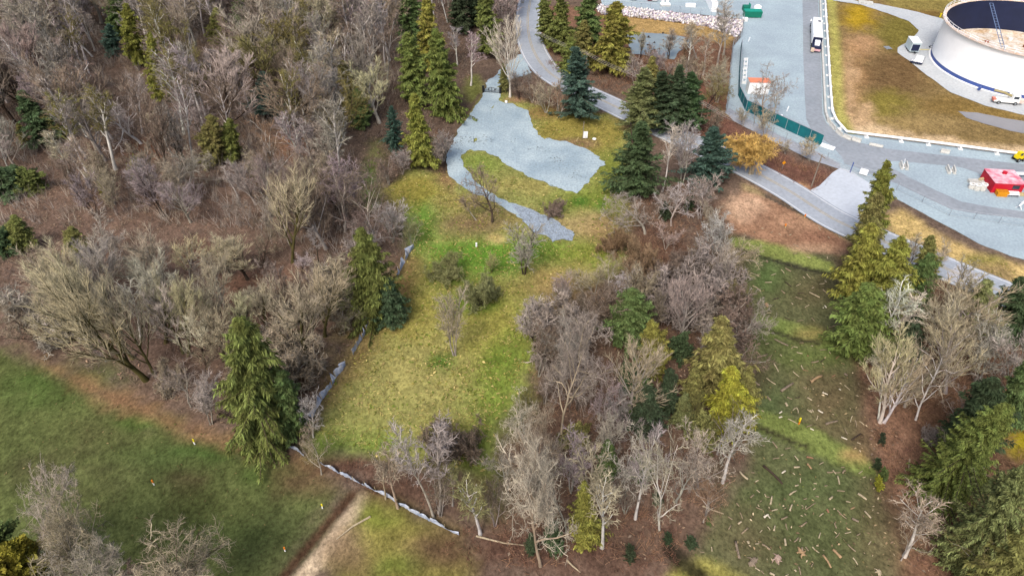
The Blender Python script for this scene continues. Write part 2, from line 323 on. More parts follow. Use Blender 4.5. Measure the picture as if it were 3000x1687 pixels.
 ([(2560,-60),(3100,-60),(3100,90),(2770,62),(2600,18)], (138,124,72), 3, 2, 1), (ell(2680,40,90,14), (112,88,52), 2, 2, .8),
]
lines = [  # ditches and the trench: (polyline, colour, half width m, depth m)
 ([(2150,726),(2200,735),(2250,756),(2320,776),(2380,790),(2440,800)], (50,48,42), .42, .12),
 ([(2140,926),(2200,948),(2260,968),(2330,992),(2395,1003)], (52,48,42), .42, .12),
 ([(2208,1243),(2260,1264),(2310,1286),(2365,1307)], (54,48,40), .4, .12),
 ([(1970,1610),(2000,1645),(2060,1690),(2120,1760)], (40,38,30), .9, .2),
 ([(1032,1445),(980,1506),(915,1582),(850,1660),(780,1750)], (84,62,48), .42, .25),
 ([(2245,572),(2300,598),(2400,648),(2490,697)], (84,76,68), .5, .25),
 ([(1330,395),(1308,450),(1305,500)], (76,64,56), .6, .2),
 ([(1405,275),(1360,345),(1330,395)], (104,88,74), .35, .1),
 ([(1800,100),(1900,108),(2000,118)], (96,80,60), .5, .3),
]
xs = np.arange(-205, 205.01, .62)
ys = [24.0]
while ys[-1] < 268: ys.append(ys[-1]+.42+.0036*(ys[-1]-24))
ys = np.array(ys)
gx, gy = np.meshgrid(xs, ys); nx, ny = len(xs), len(ys)
vx, vy = gx.ravel(), gy.ravel()
col = np.tile(lin((110,94,82)), (len(vx), 1))
n1 = fnoise(vx, vy, 9.0)[:, None]; n2 = fnoise(vx+90, vy-40, 3.2)[:, None]
col = col*(1+.16*n1+.12*n2)
col = col*(1-np.clip(n1*.4, 0, .3))+lin((96,76,64))*np.clip(n1*.4, 0, .3)
edge = fnoise(vx, vy, 5.0)*.7+fnoise(vx-17, vy+29, 1.6)*.5
def blend(poly, c, soft, rag, op):
    w = np.array(W(poly)); m = soft+rag+2
    idx = np.where((vx > w[:,0].min()-m) & (vx < w[:,0].max()+m) & (vy > w[:,1].min()-m) & (vy < w[:,1].max()+m))[0]
    if not len(idx): return
    s = sdist(vx[idx], vy[idx], [tuple(q) for q in w])+edge[idx]*rag
    t = np.clip(s/(2*soft)+.5, 0, 1); t = (t*t*(3-2*t)*op)[:, None]
    col[idx] = col[idx]*(1-t)+lin(c)*(1+.10*n2[idx])*t
for L_ in layers: blend(*L_)
vz = -.10*(1+fnoise(vx, vy, 6.0))*.5-.04*(1+fnoise(vx, vy, 1.5))*.5-.012
for ln, c, hw, dep in lines:
    w = W(ln); d = segdist(vx, vy, w, False)+edge*hw*.5
    t = np.clip(1.7-d/hw, 0, 1)[:, None]; col = col*(1-t*.9)+lin(c)*t*.9
    vz -= dep*np.clip(1.4-d/hw, 0, 1)
alb = np.clip(col/KEXP, .004, .8)
gi = (np.arange(ny-1)[:, None]*nx+np.arange(nx-1)[None, :]).ravel()
quads = np.c_[gi, gi+1, gi+nx+1, gi+nx]
fx, fy = vx[quads].mean(1), vy[quads].mean(1)
fe = fnoise(fx, fy, 4.0)*.6
owner = np.zeros(len(quads), int)
for k, pl in enumerate((PASTURE, MEADOW, FIELD, DIRT, BASIN), 1):
    owner[(sdist(fx, fy, W(pl))+fe) > 0] = k
for k, nm in enumerate(('ground', 'pasture', 'meadow', 'cleared_field', 'dirt_ground', 'tank_yard_grass')):
    f = quads[owner == k]; use, inv = np.unique(f.ravel(), return_inverse=True)
    v = np.c_[vx, vy, vz][use]; f = inv.reshape(-1, 4); a = alb[use]
    o = link(nm, np_mesh(nm, v, f, M_GROUND, True, a))
    lb = {0: 'brown leaf litter floor of the bare woods', 1: 'dark green pasture in the lower left corner', 2: 'yellow green meadow between woods and driveway', 3: 'cleared field strewn with logs, green strips across', 4: 'bare brown dirt pad beside the road', 5: 'brown and straw coloured grass around the white tank'}[k]
    tag(o, lb, kind='structure')
ext = MB()                                   # the land beyond, out to the horizon
X0, X1, Y0, Y1, BIG = xs[0], xs[-1], ys[0], ys[-1], 3000.0
for a, b, c_, d in ((-BIG, BIG, Y1, BIG), (-BIG, BIG, -BIG, Y0), (-BIG, X0, Y0, Y1), (X1, BIG, Y0, Y1)):
    ext.add([(a, c_, -.09), (b, c_, -.09), (b, d, -.09), (a, d, -.09)], [(0, 1, 2, 3)])
tag(ext.build('land', mat('far_land', A(106,92,70), .95, .35, .02, scale2=.3)), 'brown wooded land out to the horizon', kind='structure')

# ------------------------------------------------------------------ roads, gravel, concrete, water: sheets above the ground
def rag_poly(pts, step=1.2, amp=.25):
    """outline in the photo -> world outline with an uneven edge"""
    w = [Vector((*q, 0)) for q in W(pts)]; out = []
    for i, a in enumerate(w):
        b = w[(i+1) % len(w)]; L = (b-a).length; n = max(1, int(L/step))
        nrm = Vector((-(b-a).y, (b-a).x, 0)).normalized() if L > 0 else Vector()
        for k in range(n):
            q = a.lerp(b, k/n)
            out.append(q+nrm*amp*float(fnoise([q.x], [q.y], 2.0)[0]*1.6) if k else q)
    return [(q.x, q.y) for q in out]
def smooth_line(pts, sub=6):
    p = [Vector(q) for q in pts]; out = []
    for i in range(len(p)-1):
        a, b, c, d = p[max(i-1, 0)], p[i], p[i+1], p[min(i+2, len(p)-1)]
        for k in range(sub):
            t = k/sub
            out.append(.5*((2*b)+(c-a)*t+(2*a-5*b+4*c-d)*t*t+(3*b-a-3*c+d)*t**3))
    return out+[p[-1]]
def sheet(name, poly, z, m, label, amp=.25, step=1.2):
    w = rag_poly(poly, step, amp); vs = [Vector((x, y, z)) for x, y in w]; mb_ = MB(); fs = []
    for t in tessellate_polygon([vs]):
        a, b, c = (vs[k] for k in t)
        fs.append(tuple(t) if (b-a).cross(c-a).z > 0 else tuple(t)[::-1])
    mb_.add(vs, fs)
    return tag(mb_.build(name, m), label, kind='structure')
def strip(line, off0, off1, z, mb, mi=0):
    """a band that follows a line between two sideways offsets"""
    k = len(line); vs = []
    for i, p in enumerate(line):
        t = (line[min(i+1, k-1)]-line[max(i-1, 0)]); t.z = 0; t.normalize(); n = Vector((t.y, -t.x, 0))
        for o in (off0, off1): q = p+n*o; vs.append((q.x, q.y, z))
    mb.add(vs, [(2*i, 2*i+1, 2*i+3, 2*i+2)[::-1] for i in range(k-1)], mi)
M_YARD = mat('yard_gravel', A(172,190,198), .95, .14, .09, rgb2=A(158,174,184), scale2=2.2, bump=.3)
M_PAD = mat('pad_gravel', A(178,195,202), .95, .2, .10, rgb2=A(146,166,178), scale2=2.5, bump=.4)
M_STONE = mat('coarse_gravel', A(164,178,192), .95, .35, 1.1, scale2=3.5, bump=.8)
M_ROAD = mat('road_asphalt', A(170,178,188), .85, .12, .12, scale2=1.4, stretch=(1, 1, 1))
M_ASPH = mat('yard_asphalt', A(156,163,171), .85, .12, .1, rgb2=A(142,150,158), scale2=1.2)
M_CONC = mat('pale_concrete', A(200,208,218), .85, .08, .15, scale2=1.5)
M_CONC2 = mat('barrier_concrete', A(214,214,208), .85, .15, .8, scale2=3)
M_LINE_Y = mat('yellow_road_paint', A(196,176,128), .8, .35, 2)
M_LINE_W = mat('white_road_paint', A(226,230,236), .8, .2, 2)
M_WATER = mat('murky_water', A(128,140,146), .18, .15, .12, rgb2=A(150,162,160), spec=.5)
M_TANKGRAVEL = mat('tank_gravel', A(198,202,204), .95, .12, .1, rgb2=A(184,190,194), scale2=1.8)

sheet('yard', [(1740,-70),(1765,16),(1960,34),(2176,56),(2170,110),(2146,140),(2126,328),(2262,398),(2380,452),(2462,492),(2560,545),(2630,585),(2760,655),(2870,715),(2960,750),(3200,815),(3200,420),(2985,455),(2700,418),(2484,392),(2452,352),(2438,300),(2428,110),(2416,-70)], .004, M_YARD, 'pale blue grey gravel yard beside the tank', .12)
sheet('tank_ring', [(2440,-10),(2535,8),(2576,12),(2690,36),(2782,62),(2840,-40),(3200,-40),(3200,380),(2998,337),(2886,310),(2785,271),(2715,221),(2669,182),(2630,155),(2630,140),(2676,112),(2692,89),(2661,62),(2599,39),(2521,14),(2440,2)], .006, M_TANKGRAVEL, 'pale gravel track and ring around the white tank', .2)
sheet('service_road', [(2351,-70),(2351,0),(2353,155),(2357,271),(2362,349),(2378,384),(2436,427),(2467,461),(2475,481),(2506,489),(2560,516),(2590,512),(2596,472),(2640,473),(2724,481),(2817,491),(2864,507),(2880,521),(2940,534),(3200,555),(3200,505),(3000,482),(2755,454),(2600,436),(2521,419),(2459,399),(2421,361),(2409,333),(2405,194),(2396,0),(2394,-70)], .010, M_ASPH, 'smooth grey asphalt service road through the yard', .04, 2.5)
sheet('service_road', [(2556,513),(2631,540),(2709,578),(2786,613),(2864,627),(3000,641),(3200,664),(3200,642),(3000,620),(2911,608),(2817,591),(2740,557),(2662,519),(2609,490),(2594,478),(2580,480)], .0115, M_ASPH, 'lower branch of the asphalt service road below the red shed', .04, 2.5)
sheet('entrance_apron', [(2366,561),(2400,545),(2440,505),(2462,492),(2490,500),(2560,545),(2570,640),(2480,648),(2420,612)], .0125, M_CONC, 'pale concrete entrance apron between road and yard', .03, 3)
sheet('driveway', [(1545,160),(1555,215),(1500,232),(1470,255),(1466,285),(1440,320),(1420,365),(1400,400),(1378,437),(1351,454),(1357,489),(1397,536),(1467,582),(1537,606),(1580,625),(1560,670),(1514,635),(1456,594),(1397,571),(1339,536),(1314,512),(1307,466),(1328,408),(1357,361),(1386,320),(1415,280),(1428,240),(1470,200),(1520,160)], .004, M_PAD, 'blue grey gravel driveway curving down from the gate', .45, .6)
sheet('gravel_pad', [(1456,296),(1502,303),(1549,326),(1556,350),(1560,373),(1575,396),(1595,408),(1654,413),(1724,440),(1758,460),(1770,478),(1750,505),(1724,536),(1689,567),(1630,547),(1537,512),(1444,454),(1400,441),(1376,437),(1396,400),(1420,360),(1440,318)], .008, M_PAD, 'blue grey gravel pad in the middle of the lawn', .55, .5)
sheet('gravel_path', [(1500,598),(1537,606),(1595,629),(1654,664),(1683,687),(1677,705),(1650,700),(1619,710),(1600,690),(1572,687),(1530,648)], .009, M_STONE, 'coarse grey stone tail at the end of the driveway', .45, .6)
sheet('pond', [(1822,98),(1860,95),(1960,102),(2030,112),(2022,140),(1990,150),(1975,175),(1940,172),(1880,160),(1850,158),(1842,130)], .004, M_WATER, 'flat grey pond with dark stumps below the rock bank', .4)
sheet('puddle', [(2806,326),(2862,330),(2930,344),(3060,366),(3060,402),(2960,384),(2880,362),(2830,345)], .004, mat('puddle_water', A(128,128,134), .2, .1, .2, spec=.5), 'long grey puddle in the brown grass below the tank', .25)
sheet('fence_strip', [(2136,318),(2262,386),(2380,440),(2460,480),(2470,500),(2380,470),(2262,414),(2150,355),(2124,330)], .006, mat('strip_gravel', A(166,172,182), .95, .15, .3, scale2=2), 'grey gravel strip along the outer yard fence', .2)
sheet('culvert_slab', [(2770,806),(2808,772),(2900,818),(2846,856)], .018, mat('slab_concrete', A(190,192,200), .9, .2, .6, scale2=3), 'pale worn road patch glimpsed between the right cedars', .1, 2)

road_px = [(1566,-60),(1556,-10),(1546,60),(1556,130),(1592,195),(1655,243),(1785,304),(1960,388),(2150,473),(2300,552),(2440,640),(2600,712),(2832,812),(3060,905)]
road = smooth_line([P(u, v) for u, v in road_px], 8)
mb = MB(); strip(road, -3.7, 3.7, .014, mb)
tag(mb.build('road', M_ROAD), 'pale two lane asphalt road curving through the trees', kind='structure')
mb = MB(); strip(road, -.28, -.14, .019, mb); strip(road, .14, .28, .019, mb)
ro = mb.build('road_centre_line', M_LINE_Y); tag(ro, 'worn double yellow centre line on the curving road', kind='structure')
mb = MB(); strip(road, -3.36, -3.12, .019, mb); strip(road, 3.12, 3.36, .019, mb)
tag(mb.build('road_edge_line', M_LINE_W), 'worn white edge lines on the curving road', kind='structure')

# ------------------------------------------------------------------ trees
UP = np.array([0, 0, 1.0])
def unit(d): return d/np.maximum(np.linalg.norm(d, axis=-1, keepdims=True), 1e-9)
def perp(t):
    ref = np.where(np.abs(t[..., 2:3]) < .9, UP, np.array([1.0, 0, 0])); a = unit(np.cross(t, ref)); return a, np.cross(t, a)
def walk(p, d, L, k, wander, trop, rng):
    """grow branches of k points from p along d"""
    pts = [p]; st = (L/(k-1))[:, None]
    for _ in range(k-1):
        d = unit(d+wander*rng.normal(size=d.shape)+trop*UP); p = p+d*st; pts.append(p)
    return np.stack(pts, 1)
def children(par, rad, n, t0, t1, ang, ratio, fall, k, wander, trop, rng, rr=.6, plen=None):
    M, K = par.shape[:2]
    plen = np.linalg.norm(np.diff(par, axis=1), axis=2).sum(1) if plen is None else plen
    t = t0+(t1-t0)*(np.arange(n)[None]+rng.random((M, n)))/n
    s = t*(K-1); i = np.minimum(s.astype(int), K-2); f = (s-i)[..., None]; m = np.arange(M)[:, None]
    pos = par[m, i]*(1-f)+par[m, i+1]*f; tan = unit(par[m, i+1]-par[m, i]); r = rad[m, i]*(1-f[..., 0])+rad[m, i+1]*f[..., 0]
    a, b = perp(tan); az = np.arange(n)[None]*2.4+rng.random((M, 1))*6.28+rng.normal(0, .5, (M, n))
    an = np.radians(rng.uniform(*ang, (M, n)))
    d = tan*np.cos(an)[..., None]+(a*np.cos(az)[..., None]+b*np.sin(az)[..., None])*np.sin(an)[..., None]
    L = plen[:, None]*rng.uniform(*ratio, (M, n))*(1-fall*t)
    pts = walk(pos.reshape(-1, 3), d.reshape(-1, 3), L.ravel(), k, wander, trop, rng)
    r0 = np.minimum(r.ravel()*rr, .12)
    return pts, r0[:, None]*np.linspace(1, .35, k)[None]
def tubes(pts, rad, n):
    """(M, k, 3) points and (M, k) radii -> triangles"""
    M, K = pts.shape[:2]; t = np.empty_like(pts); t[:, 1:-1] = pts[:, 2:]-pts[:, :-2]; t[:, 0] = pts[:, 1]-pts[:, 0]; t[:, -1] = pts[:, -1]-pts[:, -2]
    a, b = perp(unit(t)); q = 2*PI*np.arange(n)/n
    v = pts[:, :, None]+(a[:, :, None]*np.cos(q)[:, None]+b[:, :, None]*np.sin(q)[:, None])*rad[:, :, None, None]
    base = np.arange(M)[:, None, None]*K*n+np.arange(K-1)[None, :, None]*n; j = np.arange(n)[None, None]; j2 = (j+1) % n
    A_, B_, C_, D_ = base+j, base+j2, base+n+j2, base+n+j
    return v.reshape(-1, 3), np.concatenate([np.stack([A_, B_, C_], -1).reshape(-1, 3), np.stack([A_, C_, D_], -1).reshape(-1, 3)])
def spikes(p, d, L, r, rng):
    """fine twigs: three-sided tapering spikes"""
    a, b = perp(unit(d)); M = len(p); q = 2*PI*np.arange(3)/3
    v = np.concatenate([p[:, None]+(a[:, None]*np.cos(q)[:, None]+b[:, None]*np.sin(q)[:, None])*r[:, None, None], (p+d*L[:, None])[:, None]], 1)
    f = np.arange(M)[:, None, None]*4+np.array([[0, 1, 3], [1, 2, 3], [2, 0, 3]])[None]
    return v.reshape(-1, 3), f.reshape(-1, 3)
def spikes_on(par, rad, n, t0, ang, ln, r, rng, trop=0.0):
    pts, _ = children(par, rad, n, t0, 1.0, ang, (1, 1), 0, 2, 0, 0, rng, plen=np.ones(len(par)))
    p = pts[:, 0]; d = unit(unit(pts[:, 1]-pts[:, 0])+trop*UP); L = rng.uniform(*ln, len(p))
    return spikes(p, d, L, np.full(len(p), r), rng)
def cat_mesh(parts):
    vs, fs, o = [], [], 0
    for v, f in parts: vs.append(v); fs.append(f+o); o += len(v)
    return np.concatenate(vs), np.concatenate(fs)
def bare_tree(kind, seed):
    rng = np.random.default_rng(seed)
    S = dict(   # stems, length, radius, wander | limbs | branches | twigs | spikes
     maple=dict(st=1, L=12.5, r=.30, w=.05, lean=.04, k1=(14, .16, .97, (22, 46), (.55, .78), .52, .06, .10), k2=(6, .2, 1, (16, 38), (.36, .55), .35, .06, .10), k3=(5, .15, 1, (16, 38), (.4, .65), .3, .06, .09), sp=(4, .2, (16, 42), (.5, 1.2), .024, .25)),
     birch=dict(st=1, L=16, r=.20, w=.035, lean=.03, k1=(12, .42, .99, (16, 34), (.22, .38), .45, .07, .06), k2=(5, .15, 1, (22, 44), (.4, .6), .3, .08, .04), k3=(4, .15, 1, (24, 50), (.4, .6), .3, .14, 0), sp=(3, .15, (25, 60), (.35, .8), .026, 0)),
     gnarly=dict(st=1, L=10.5, r=.25, w=.14, lean=.08, k1=(10, .2, 1, (28, 62), (.5, .85), .45, .18, .05), k2=(7, .15, 1, (30, 65), (.38, .62), .35, .24, .05), k3=(5, .1, 1, (30, 70), (.35, .6), .3, .36, .03), sp=(5, .1, (30, 80), (.3, .8), .020, .05)),
     oldoak=dict(st=1, L=9.5, r=.26, w=.13, lean=.1, k1=(14, .32, 1, (34, 68), (.5, .8), .4, .22, .03), k2=(8, .12, 1, (32, 70), (.38, .62), .3, .28, .03), k3=(7, .1, 1, (32, 75), (.36, .6), .3, .32, .02), sp=(7, .1, (28, 75), (.25, .7), .014, .12)),
     alder=dict(st=3, L=12, r=.12, w=.05, lean=.10, k1=(9, .22, .98, (16, 36), (.28, .46), .45, .08, .08), k2=(5, .1, 1, (22, 46), (.4, .62), .3, .10, .06), k3=(4, .1, 1, (24, 55), (.4, .65), .3, .17, .02), sp=(3, .1, (25, 60), (.3, .8), .026, .1)),
     apple=dict(st=6, L=4.2, r=.10, w=.2, lean=.55, k1=(9, .15, 1, (30, 70), (.4, .7), .3, .3, .02), k2=(7, .1, 1, (35, 80), (.4, .65), .3, .36, -.02), k3=(5, .1, 1, (30, 80), (.4, .7), .3, .4, -.03), sp=(4, .1, (30, 90), (.25, .6), .022, 0)),
     willow=dict(st=2, L=6, r=.3, w=.12, lean=.2, k1=(14, .3, 1, (30, 60), (.6, .9), .4, .12, .06), k2=(8, .2, 1, (35, 70), (.35, .55), .3, .15, -.02), k3=(8, .15, 1, (30, 80), (.45, .7), .3, .12, -.15), sp=(6, .1, (20, 60), (.4, .9), .026, -.4)),
    )[kind]
    n = S['st']; az = rng.random()*6.28+np.arange(n)*2*PI/n+rng.normal(0, .3, n); ln = S['lean']*rng.uniform(.6, 1.3, n)
    d = unit(np.c_[np.cos(az)*ln, np.sin(az)*ln, np.ones(n)])
    p0 = np.c_[np.cos(az)*.18*(n > 1), np.sin(az)*.18*(n > 1), np.full(n, -.35)]
    T = walk(p0, d, S['L']*rng.uniform(.85, 1.1, n), 10, S['w'], .02, rng); tr = S['r']*np.linspace(1, .22, 10)[None]*rng.uniform(.8, 1.1, (n, 1)); tr[:, 0] *= 1.35
    q = S['k1']; L1, r1 = children(T, tr, q[0], q[1], q[2], q[3], q[4], q[5], 6, q[6], q[7], rng, .62)
    q = S['k2']; L2, r2 = children(L1, r1, q[0], q[1], q[2], q[3], q[4], q[5], 5, q[6], q[7], rng, .62)
    q = S['k3']; L3, r3 = children(L2, r2, q[0], q[1], q[2], q[3], q[4], q[5], 4, q[6], q[7], rng, .75)
    tk = {'oldoak': .62, 'gnarly': .72, 'maple': 1.0}.get(kind, 1.0); r2 = np.maximum(r2, .042)*tk; r3 = np.clip(r3, .028, .048)*tk
    q = S['sp']; sp = spikes_on(L3, r3, q[0], q[1], q[2], q[3], q[4], rng, q[5])
    trunk = cat_mesh([tubes(T, tr, 7), tubes(L1, np.maximum(r1, .035), 5)]); crown = cat_mesh([tubes(L2, r2, 4), tubes(L3, r3, 3), sp])
    allv = np.concatenate([trunk[0], crown[0]]); top = np.percentile(allv[:, 2], 99.7)
    cx, cy = 0, 0
    wd = np.percentile(np.hypot(allv[:, 0]-np.median(allv[:, 0]), allv[:, 1]-np.median(allv[:, 1])), 96)*2
    return np_mesh('trunk', *trunk, M_BARK, True), np_mesh('crown', *crown, M_TWIG), top, wd
def conifer(kind, seed):
    rng = np.random.default_rng(seed)
    S = dict(hugecedar=dict(H=18, R=6.3, n=620, pw=.6, el=(-16, 30), trop=-.01, fr=(24, 7), fl=(.26, .62), fw=.13, dr=-.6, gap=.04),
             bigcedar=dict(H=18, R=3.9, n=480, pw=.74, el=(-20, 30), trop=-.01, fr=(18, 7), fl=(.28, .72), fw=.12, dr=-.95, gap=.04),
             cedar=dict(H=18, R=3.6, n=320, pw=.68, el=(-18, 30), trop=.02, fr=(15, 6), fl=(.34, .85), fw=.14, dr=-.75, gap=.10),
             spruce=dict(H=16, R=3.7, n=230, pw=.74, el=(-22, 35), trop=.05, fr=(16, 7), fl=(.28, .65), fw=.14, dr=-.30, gap=.12),
             hemlock=dict(H=18, R=4.2, n=300, pw=.68, el=(-14, 32), trop=-.03, fr=(18, 6), fl=(.3, .7), fw=.15, dr=-.5, gap=.08),
             bush=dict(H=5, R=2.6, n=130, pw=.45, el=(-5, 55), trop=.03, fr=(14, 5), fl=(.25, .5), fw=.32, dr=-.25, gap=.03))[kind]
    H, R, n = S['H'], S['R'], S['n']
    z = H*(S['gap']+(.985-S['gap'])*((np.arange(n)+rng.random(n))/n)**1.05)
    lob = 1+.22*np.sin(z*1.9+rng.random()*6)+.12*np.sin(z*4.3+rng.random()*6)
    rz = np.maximum(R*(1-z/H)**S['pw']*rng.uniform(.62, 1.12, n)*lob, .25)
    az = np.arange(n)*2.39996+rng.normal(0, .35, n); ph = rng.random(4)*6
    rz *= 1+.26*np.sin(az*2+ph[0]+z*.25)+.16*np.sin(az*3+ph[1]-z*.5)+.12*np.sin(az+ph[2]+z*.9)
    rz *= np.where((rng.random(n) < .07) & (z > .3*H), rng.uniform(1.1, 1.3, n), 1)*np.where(rng.random(n) < .12, .5, 1)
    low = np.clip((z/H-S['gap'])/.12, 0, 1); rz *= .72+.28*low
    el = np.radians(S['el'][0]+(S['el'][1]-S['el'][0])*(z/H)**1.4+rng.normal(0, 7, n))
    d = np.c_[np.cos(az)*np.cos(el), np.sin(az)*np.cos(el), np.sin(el)]
    k = 6; limb = walk(np.c_[np.zeros(n), np.zeros(n), z], d, rz, k, .06, S['trop'], rng); lr = np.maximum(.012, .02*rz/2)[:, None]*np.linspace(1.6, .5, k)[None]
    trk = walk(np.array([[0, 0, -.35]]), np.array([[0, 0, 1.0]]), np.array([H+.2]), 9, .012, .02, rng)
    trr = (.019*H*np.linspace(1, .06, 9))[None]
    # sprays along each limb, hanging to both sides
    na, nb = S['fr']; t = .22+.78*(np.arange(na)[None]+rng.random((n, na)))/na
    s = np.minimum(t, .999)*(k-1); i = s.astype(int); f = (s-i)[..., None]; m = np.arange(n)[:, None]
    pos = limb[m, i]*(1-f)+limb[m, i+1]*f; tan = unit(limb[m, i+1]-limb[m, i]); side = unit(np.cross(tan, UP))
    pos = np.repeat(pos[:, :, None], nb, 2); tan = np.repeat(tan[:, :, None], nb, 2); side = np.repeat(side[:, :, None], nb, 2)
    sg = np.where(np.arange(nb) % 2 == 0, 1, -1)[None, None, :, None]*rng.uniform(.15, 1.1, pos.shape[:3])[..., None]
    d = unit(tan*rng.uniform(.3, .9, pos.shape[:3])[..., None]+side*sg+UP*(S['dr']*rng.uniform(.3, 1.3, pos.shape[:3]))[..., None])
    L = rng.uniform(*S['fl'], pos.shape[:3])*(.55+.45*np.minimum(rz/R*1.6, 1))[:, None, None]
    pos = (pos+rng.normal(0, .07, pos.shape)).reshape(-1, 3); d = d.reshape(-1, 3); L = L.ravel()
    a, b = perp(d); ro = rng.normal(0, .7, len(d))[:, None]; w = a*np.cos(ro)+b*np.sin(ro); nrm = np.cross(d, w)
    Lc, wc = L[:, None], (L*S['fw']*rng.uniform(.7, 1.3, len(L)))[:, None]
    tip = pos+d*Lc+UP*(S['dr']*.25*Lc); mid = pos+d*Lc*.5
    V = np.stack([pos, mid+w*wc+nrm*wc*.4, tip, mid-w*wc+nrm*wc*.4], 1)
    F = np.arange(len(pos))[:, None, None]*4+np.array([[0, 1, 2], [0, 2, 3]])[None]
    crown = cat_mesh([(V.reshape(-1, 3), F.reshape(-1, 3))]); trunk = cat_mesh([tubes(trk, trr, 7), tubes(limb, lr, 3)])
    return np_mesh('trunk', *trunk, M_BARK, True), np_mesh('crown', *crown, M_LEAF), H*.99, R*2.0
MODELS = {}
for kd, ct in (('oldoak', 2), ('maple', 5), ('birch', 6), ('gnarly', 5), ('alder', 6), ('apple', 3), ('willow', 1)):
    MODELS[kd] = [bare_tree(kd, 100+17*i+len(kd)*1000) for i in range(ct)]
for kd, ct in (('hugecedar', 1), ('bigcedar', 1), ('cedar', 4), ('spruce', 3), ('hemlock', 2), ('bush', 2)):
    MODELS[kd] = [conifer(kd, 500+13*i+len(kd)*777) for i in range(ct)]
COLS = dict(  # crown colours
 tan=(178,166,142), straw=(186,176,144), grey=(172,164,150), lilac=(170,158,154), brown=(142,126,112), pink=(172,158,148), cream=(202,192,174), dark=(142,128,112), olive=(140,132,84), rust=(162,134,108), pale=(194,188,180), gold=(228,194,116), greenish=(150,150,104))
BARK = dict(white=(216,210,204), grey=(168,160,150), moss=(92,86,54), dark=(84,72,62), tan=(172,156,132))
LEAF = dict(cedar=(96,104,56), yellow=(114,114,56), dark=(64,80,54), blue=(64,84,74), olive=(110,108,64), mid=(80,94,56), bright=(122,120,48), grey=(104,108,70), deep=(54,64,46))
LCOL = {k: tuple(1.75*x for x in A(*c)) for k, c in LEAF.items()}
RECS = []         # (object, phrase, photo position) for the labels
PLACED = []
KEEP = []           # what a filler tree must not stand in front of: (u, foot v, half width)
def plant(kind, base, top_z, width, lean, crown_c, bark_c, rng, phrase, cat, group, label=None, variant=None):
    mods = MODELS[kind]; tm, cm, mh, mw = mods[rng.integers(len(mods)) if variant is None else variant % len(mods)]
    nm = {'oldoak': 'bare_cottonwood', 'hugecedar': 'hemlock_tree', 'bigcedar': 'cedar_tree', 'maple': 'bare_maple', 'birch': 'bare_birch', 'gnarly': 'bare_cottonwood', 'alder': 'bare_alder', 'apple': 'bare_fruit_tree', 'willow': 'golden_willow', 'cedar': 'cedar_tree', 'spruce': 'spruce_tree', 'hemlock': 'hemlock_tree', 'bush': 'evergreen_bush'}[kind]
    r = thing(nm, label, cat, base, 0, group)
    sz = top_z/mh; sx = width/mw; sx = min(max(sx, sz*.35), sz*1.7)
    r.scale = (sx, sx, sz)
    r.rotation_mode = 'YXZ'; r.rotation_euler = (0, lean, 0)
    spin = rng.random()*6.28
    for n_, me, c in (('trunk', tm, bark_c), ('crown', cm, crown_c)):
        o = link(n_, me, r); o.rotation_euler = (0, 0, spin); j = rng.uniform(.88, 1.12); h = rng.normal(0, .03, 3)
        o.color = (*[max(.004, x*j*(1+y)) for x, y in zip(c, h)], 1)
    u, v = pxof(base); RECS.append((r, phrase, u, v, label)); PLACED.append((base[0], base[1]))
    return r
CATNAME = dict(maple='broad bare maple', birch='slender bare birch', gnarly='crooked bare cottonwood', alder='fine-twigged bare alder', apple='rounded bare bush', willow='golden willow', oldoak='crooked bare cottonwood', hugecedar='hemlock', bigcedar='cedar', cedar='cedar', spruce='spruce', hemlock='hemlock', bush='evergreen bush')
GRP = dict(maple='bare maples', birch='bare birches', gnarly='bare cottonwoods', alder='bare alders', apple='rounded bare bushes', willow='willows', oldoak='bare cottonwoods', hugecedar='hemlocks', bigcedar='cedars', cedar='cedars', spruce='spruces', hemlock='hemlocks', bush='evergreen bushes')
CATS = dict(maple='tree', birch='tree', gnarly='tree', alder='tree', apple='bush', willow='tree', oldoak='tree', hugecedar='tree', bigcedar='tree', cedar='tree', spruce='tree', hemlock='tree', bush='bush')
TRNG = np.random.default_rng(21)
def T(kind, ub, vb, ut, vt, wpx, c, bark='grey', label=None, variant=None):
    """one tree measured in the photo: foot, tip and crown width"""
    p = P(ub, vb); tp = at_depth(ut, vt, p.y); h = max(tp.z, 1.0); lean = math.atan2(tp.x-p.x, h)
    lean = max(-.45, min(.45, lean)); w = wpx/px_per_m((p.x, p.y, h*.55))
    ev = kind in ('hugecedar', 'bigcedar', 'cedar', 'spruce', 'hemlock', 'bush')
    cc = LCOL[c] if ev else A(*COLS[c])
    w *= (1.05 if kind in ('bigcedar', 'hugecedar') else (1.12 if wpx > 50 else .85)) if ev else (1.0 if kind == 'apple' else 1.22)
    KEEP.append((ub, vb, wpx*.6, 210)) if ev and wpx > 45 else None
    return plant(kind, p, math.hypot(h, tp.x-p.x), w, lean, cc, A(*BARK['dark' if ev else bark]), np.random.default_rng(int(ub*7+vb*13)), c+' '+CATNAME[kind], CATS[kind], GRP[kind], label, variant)
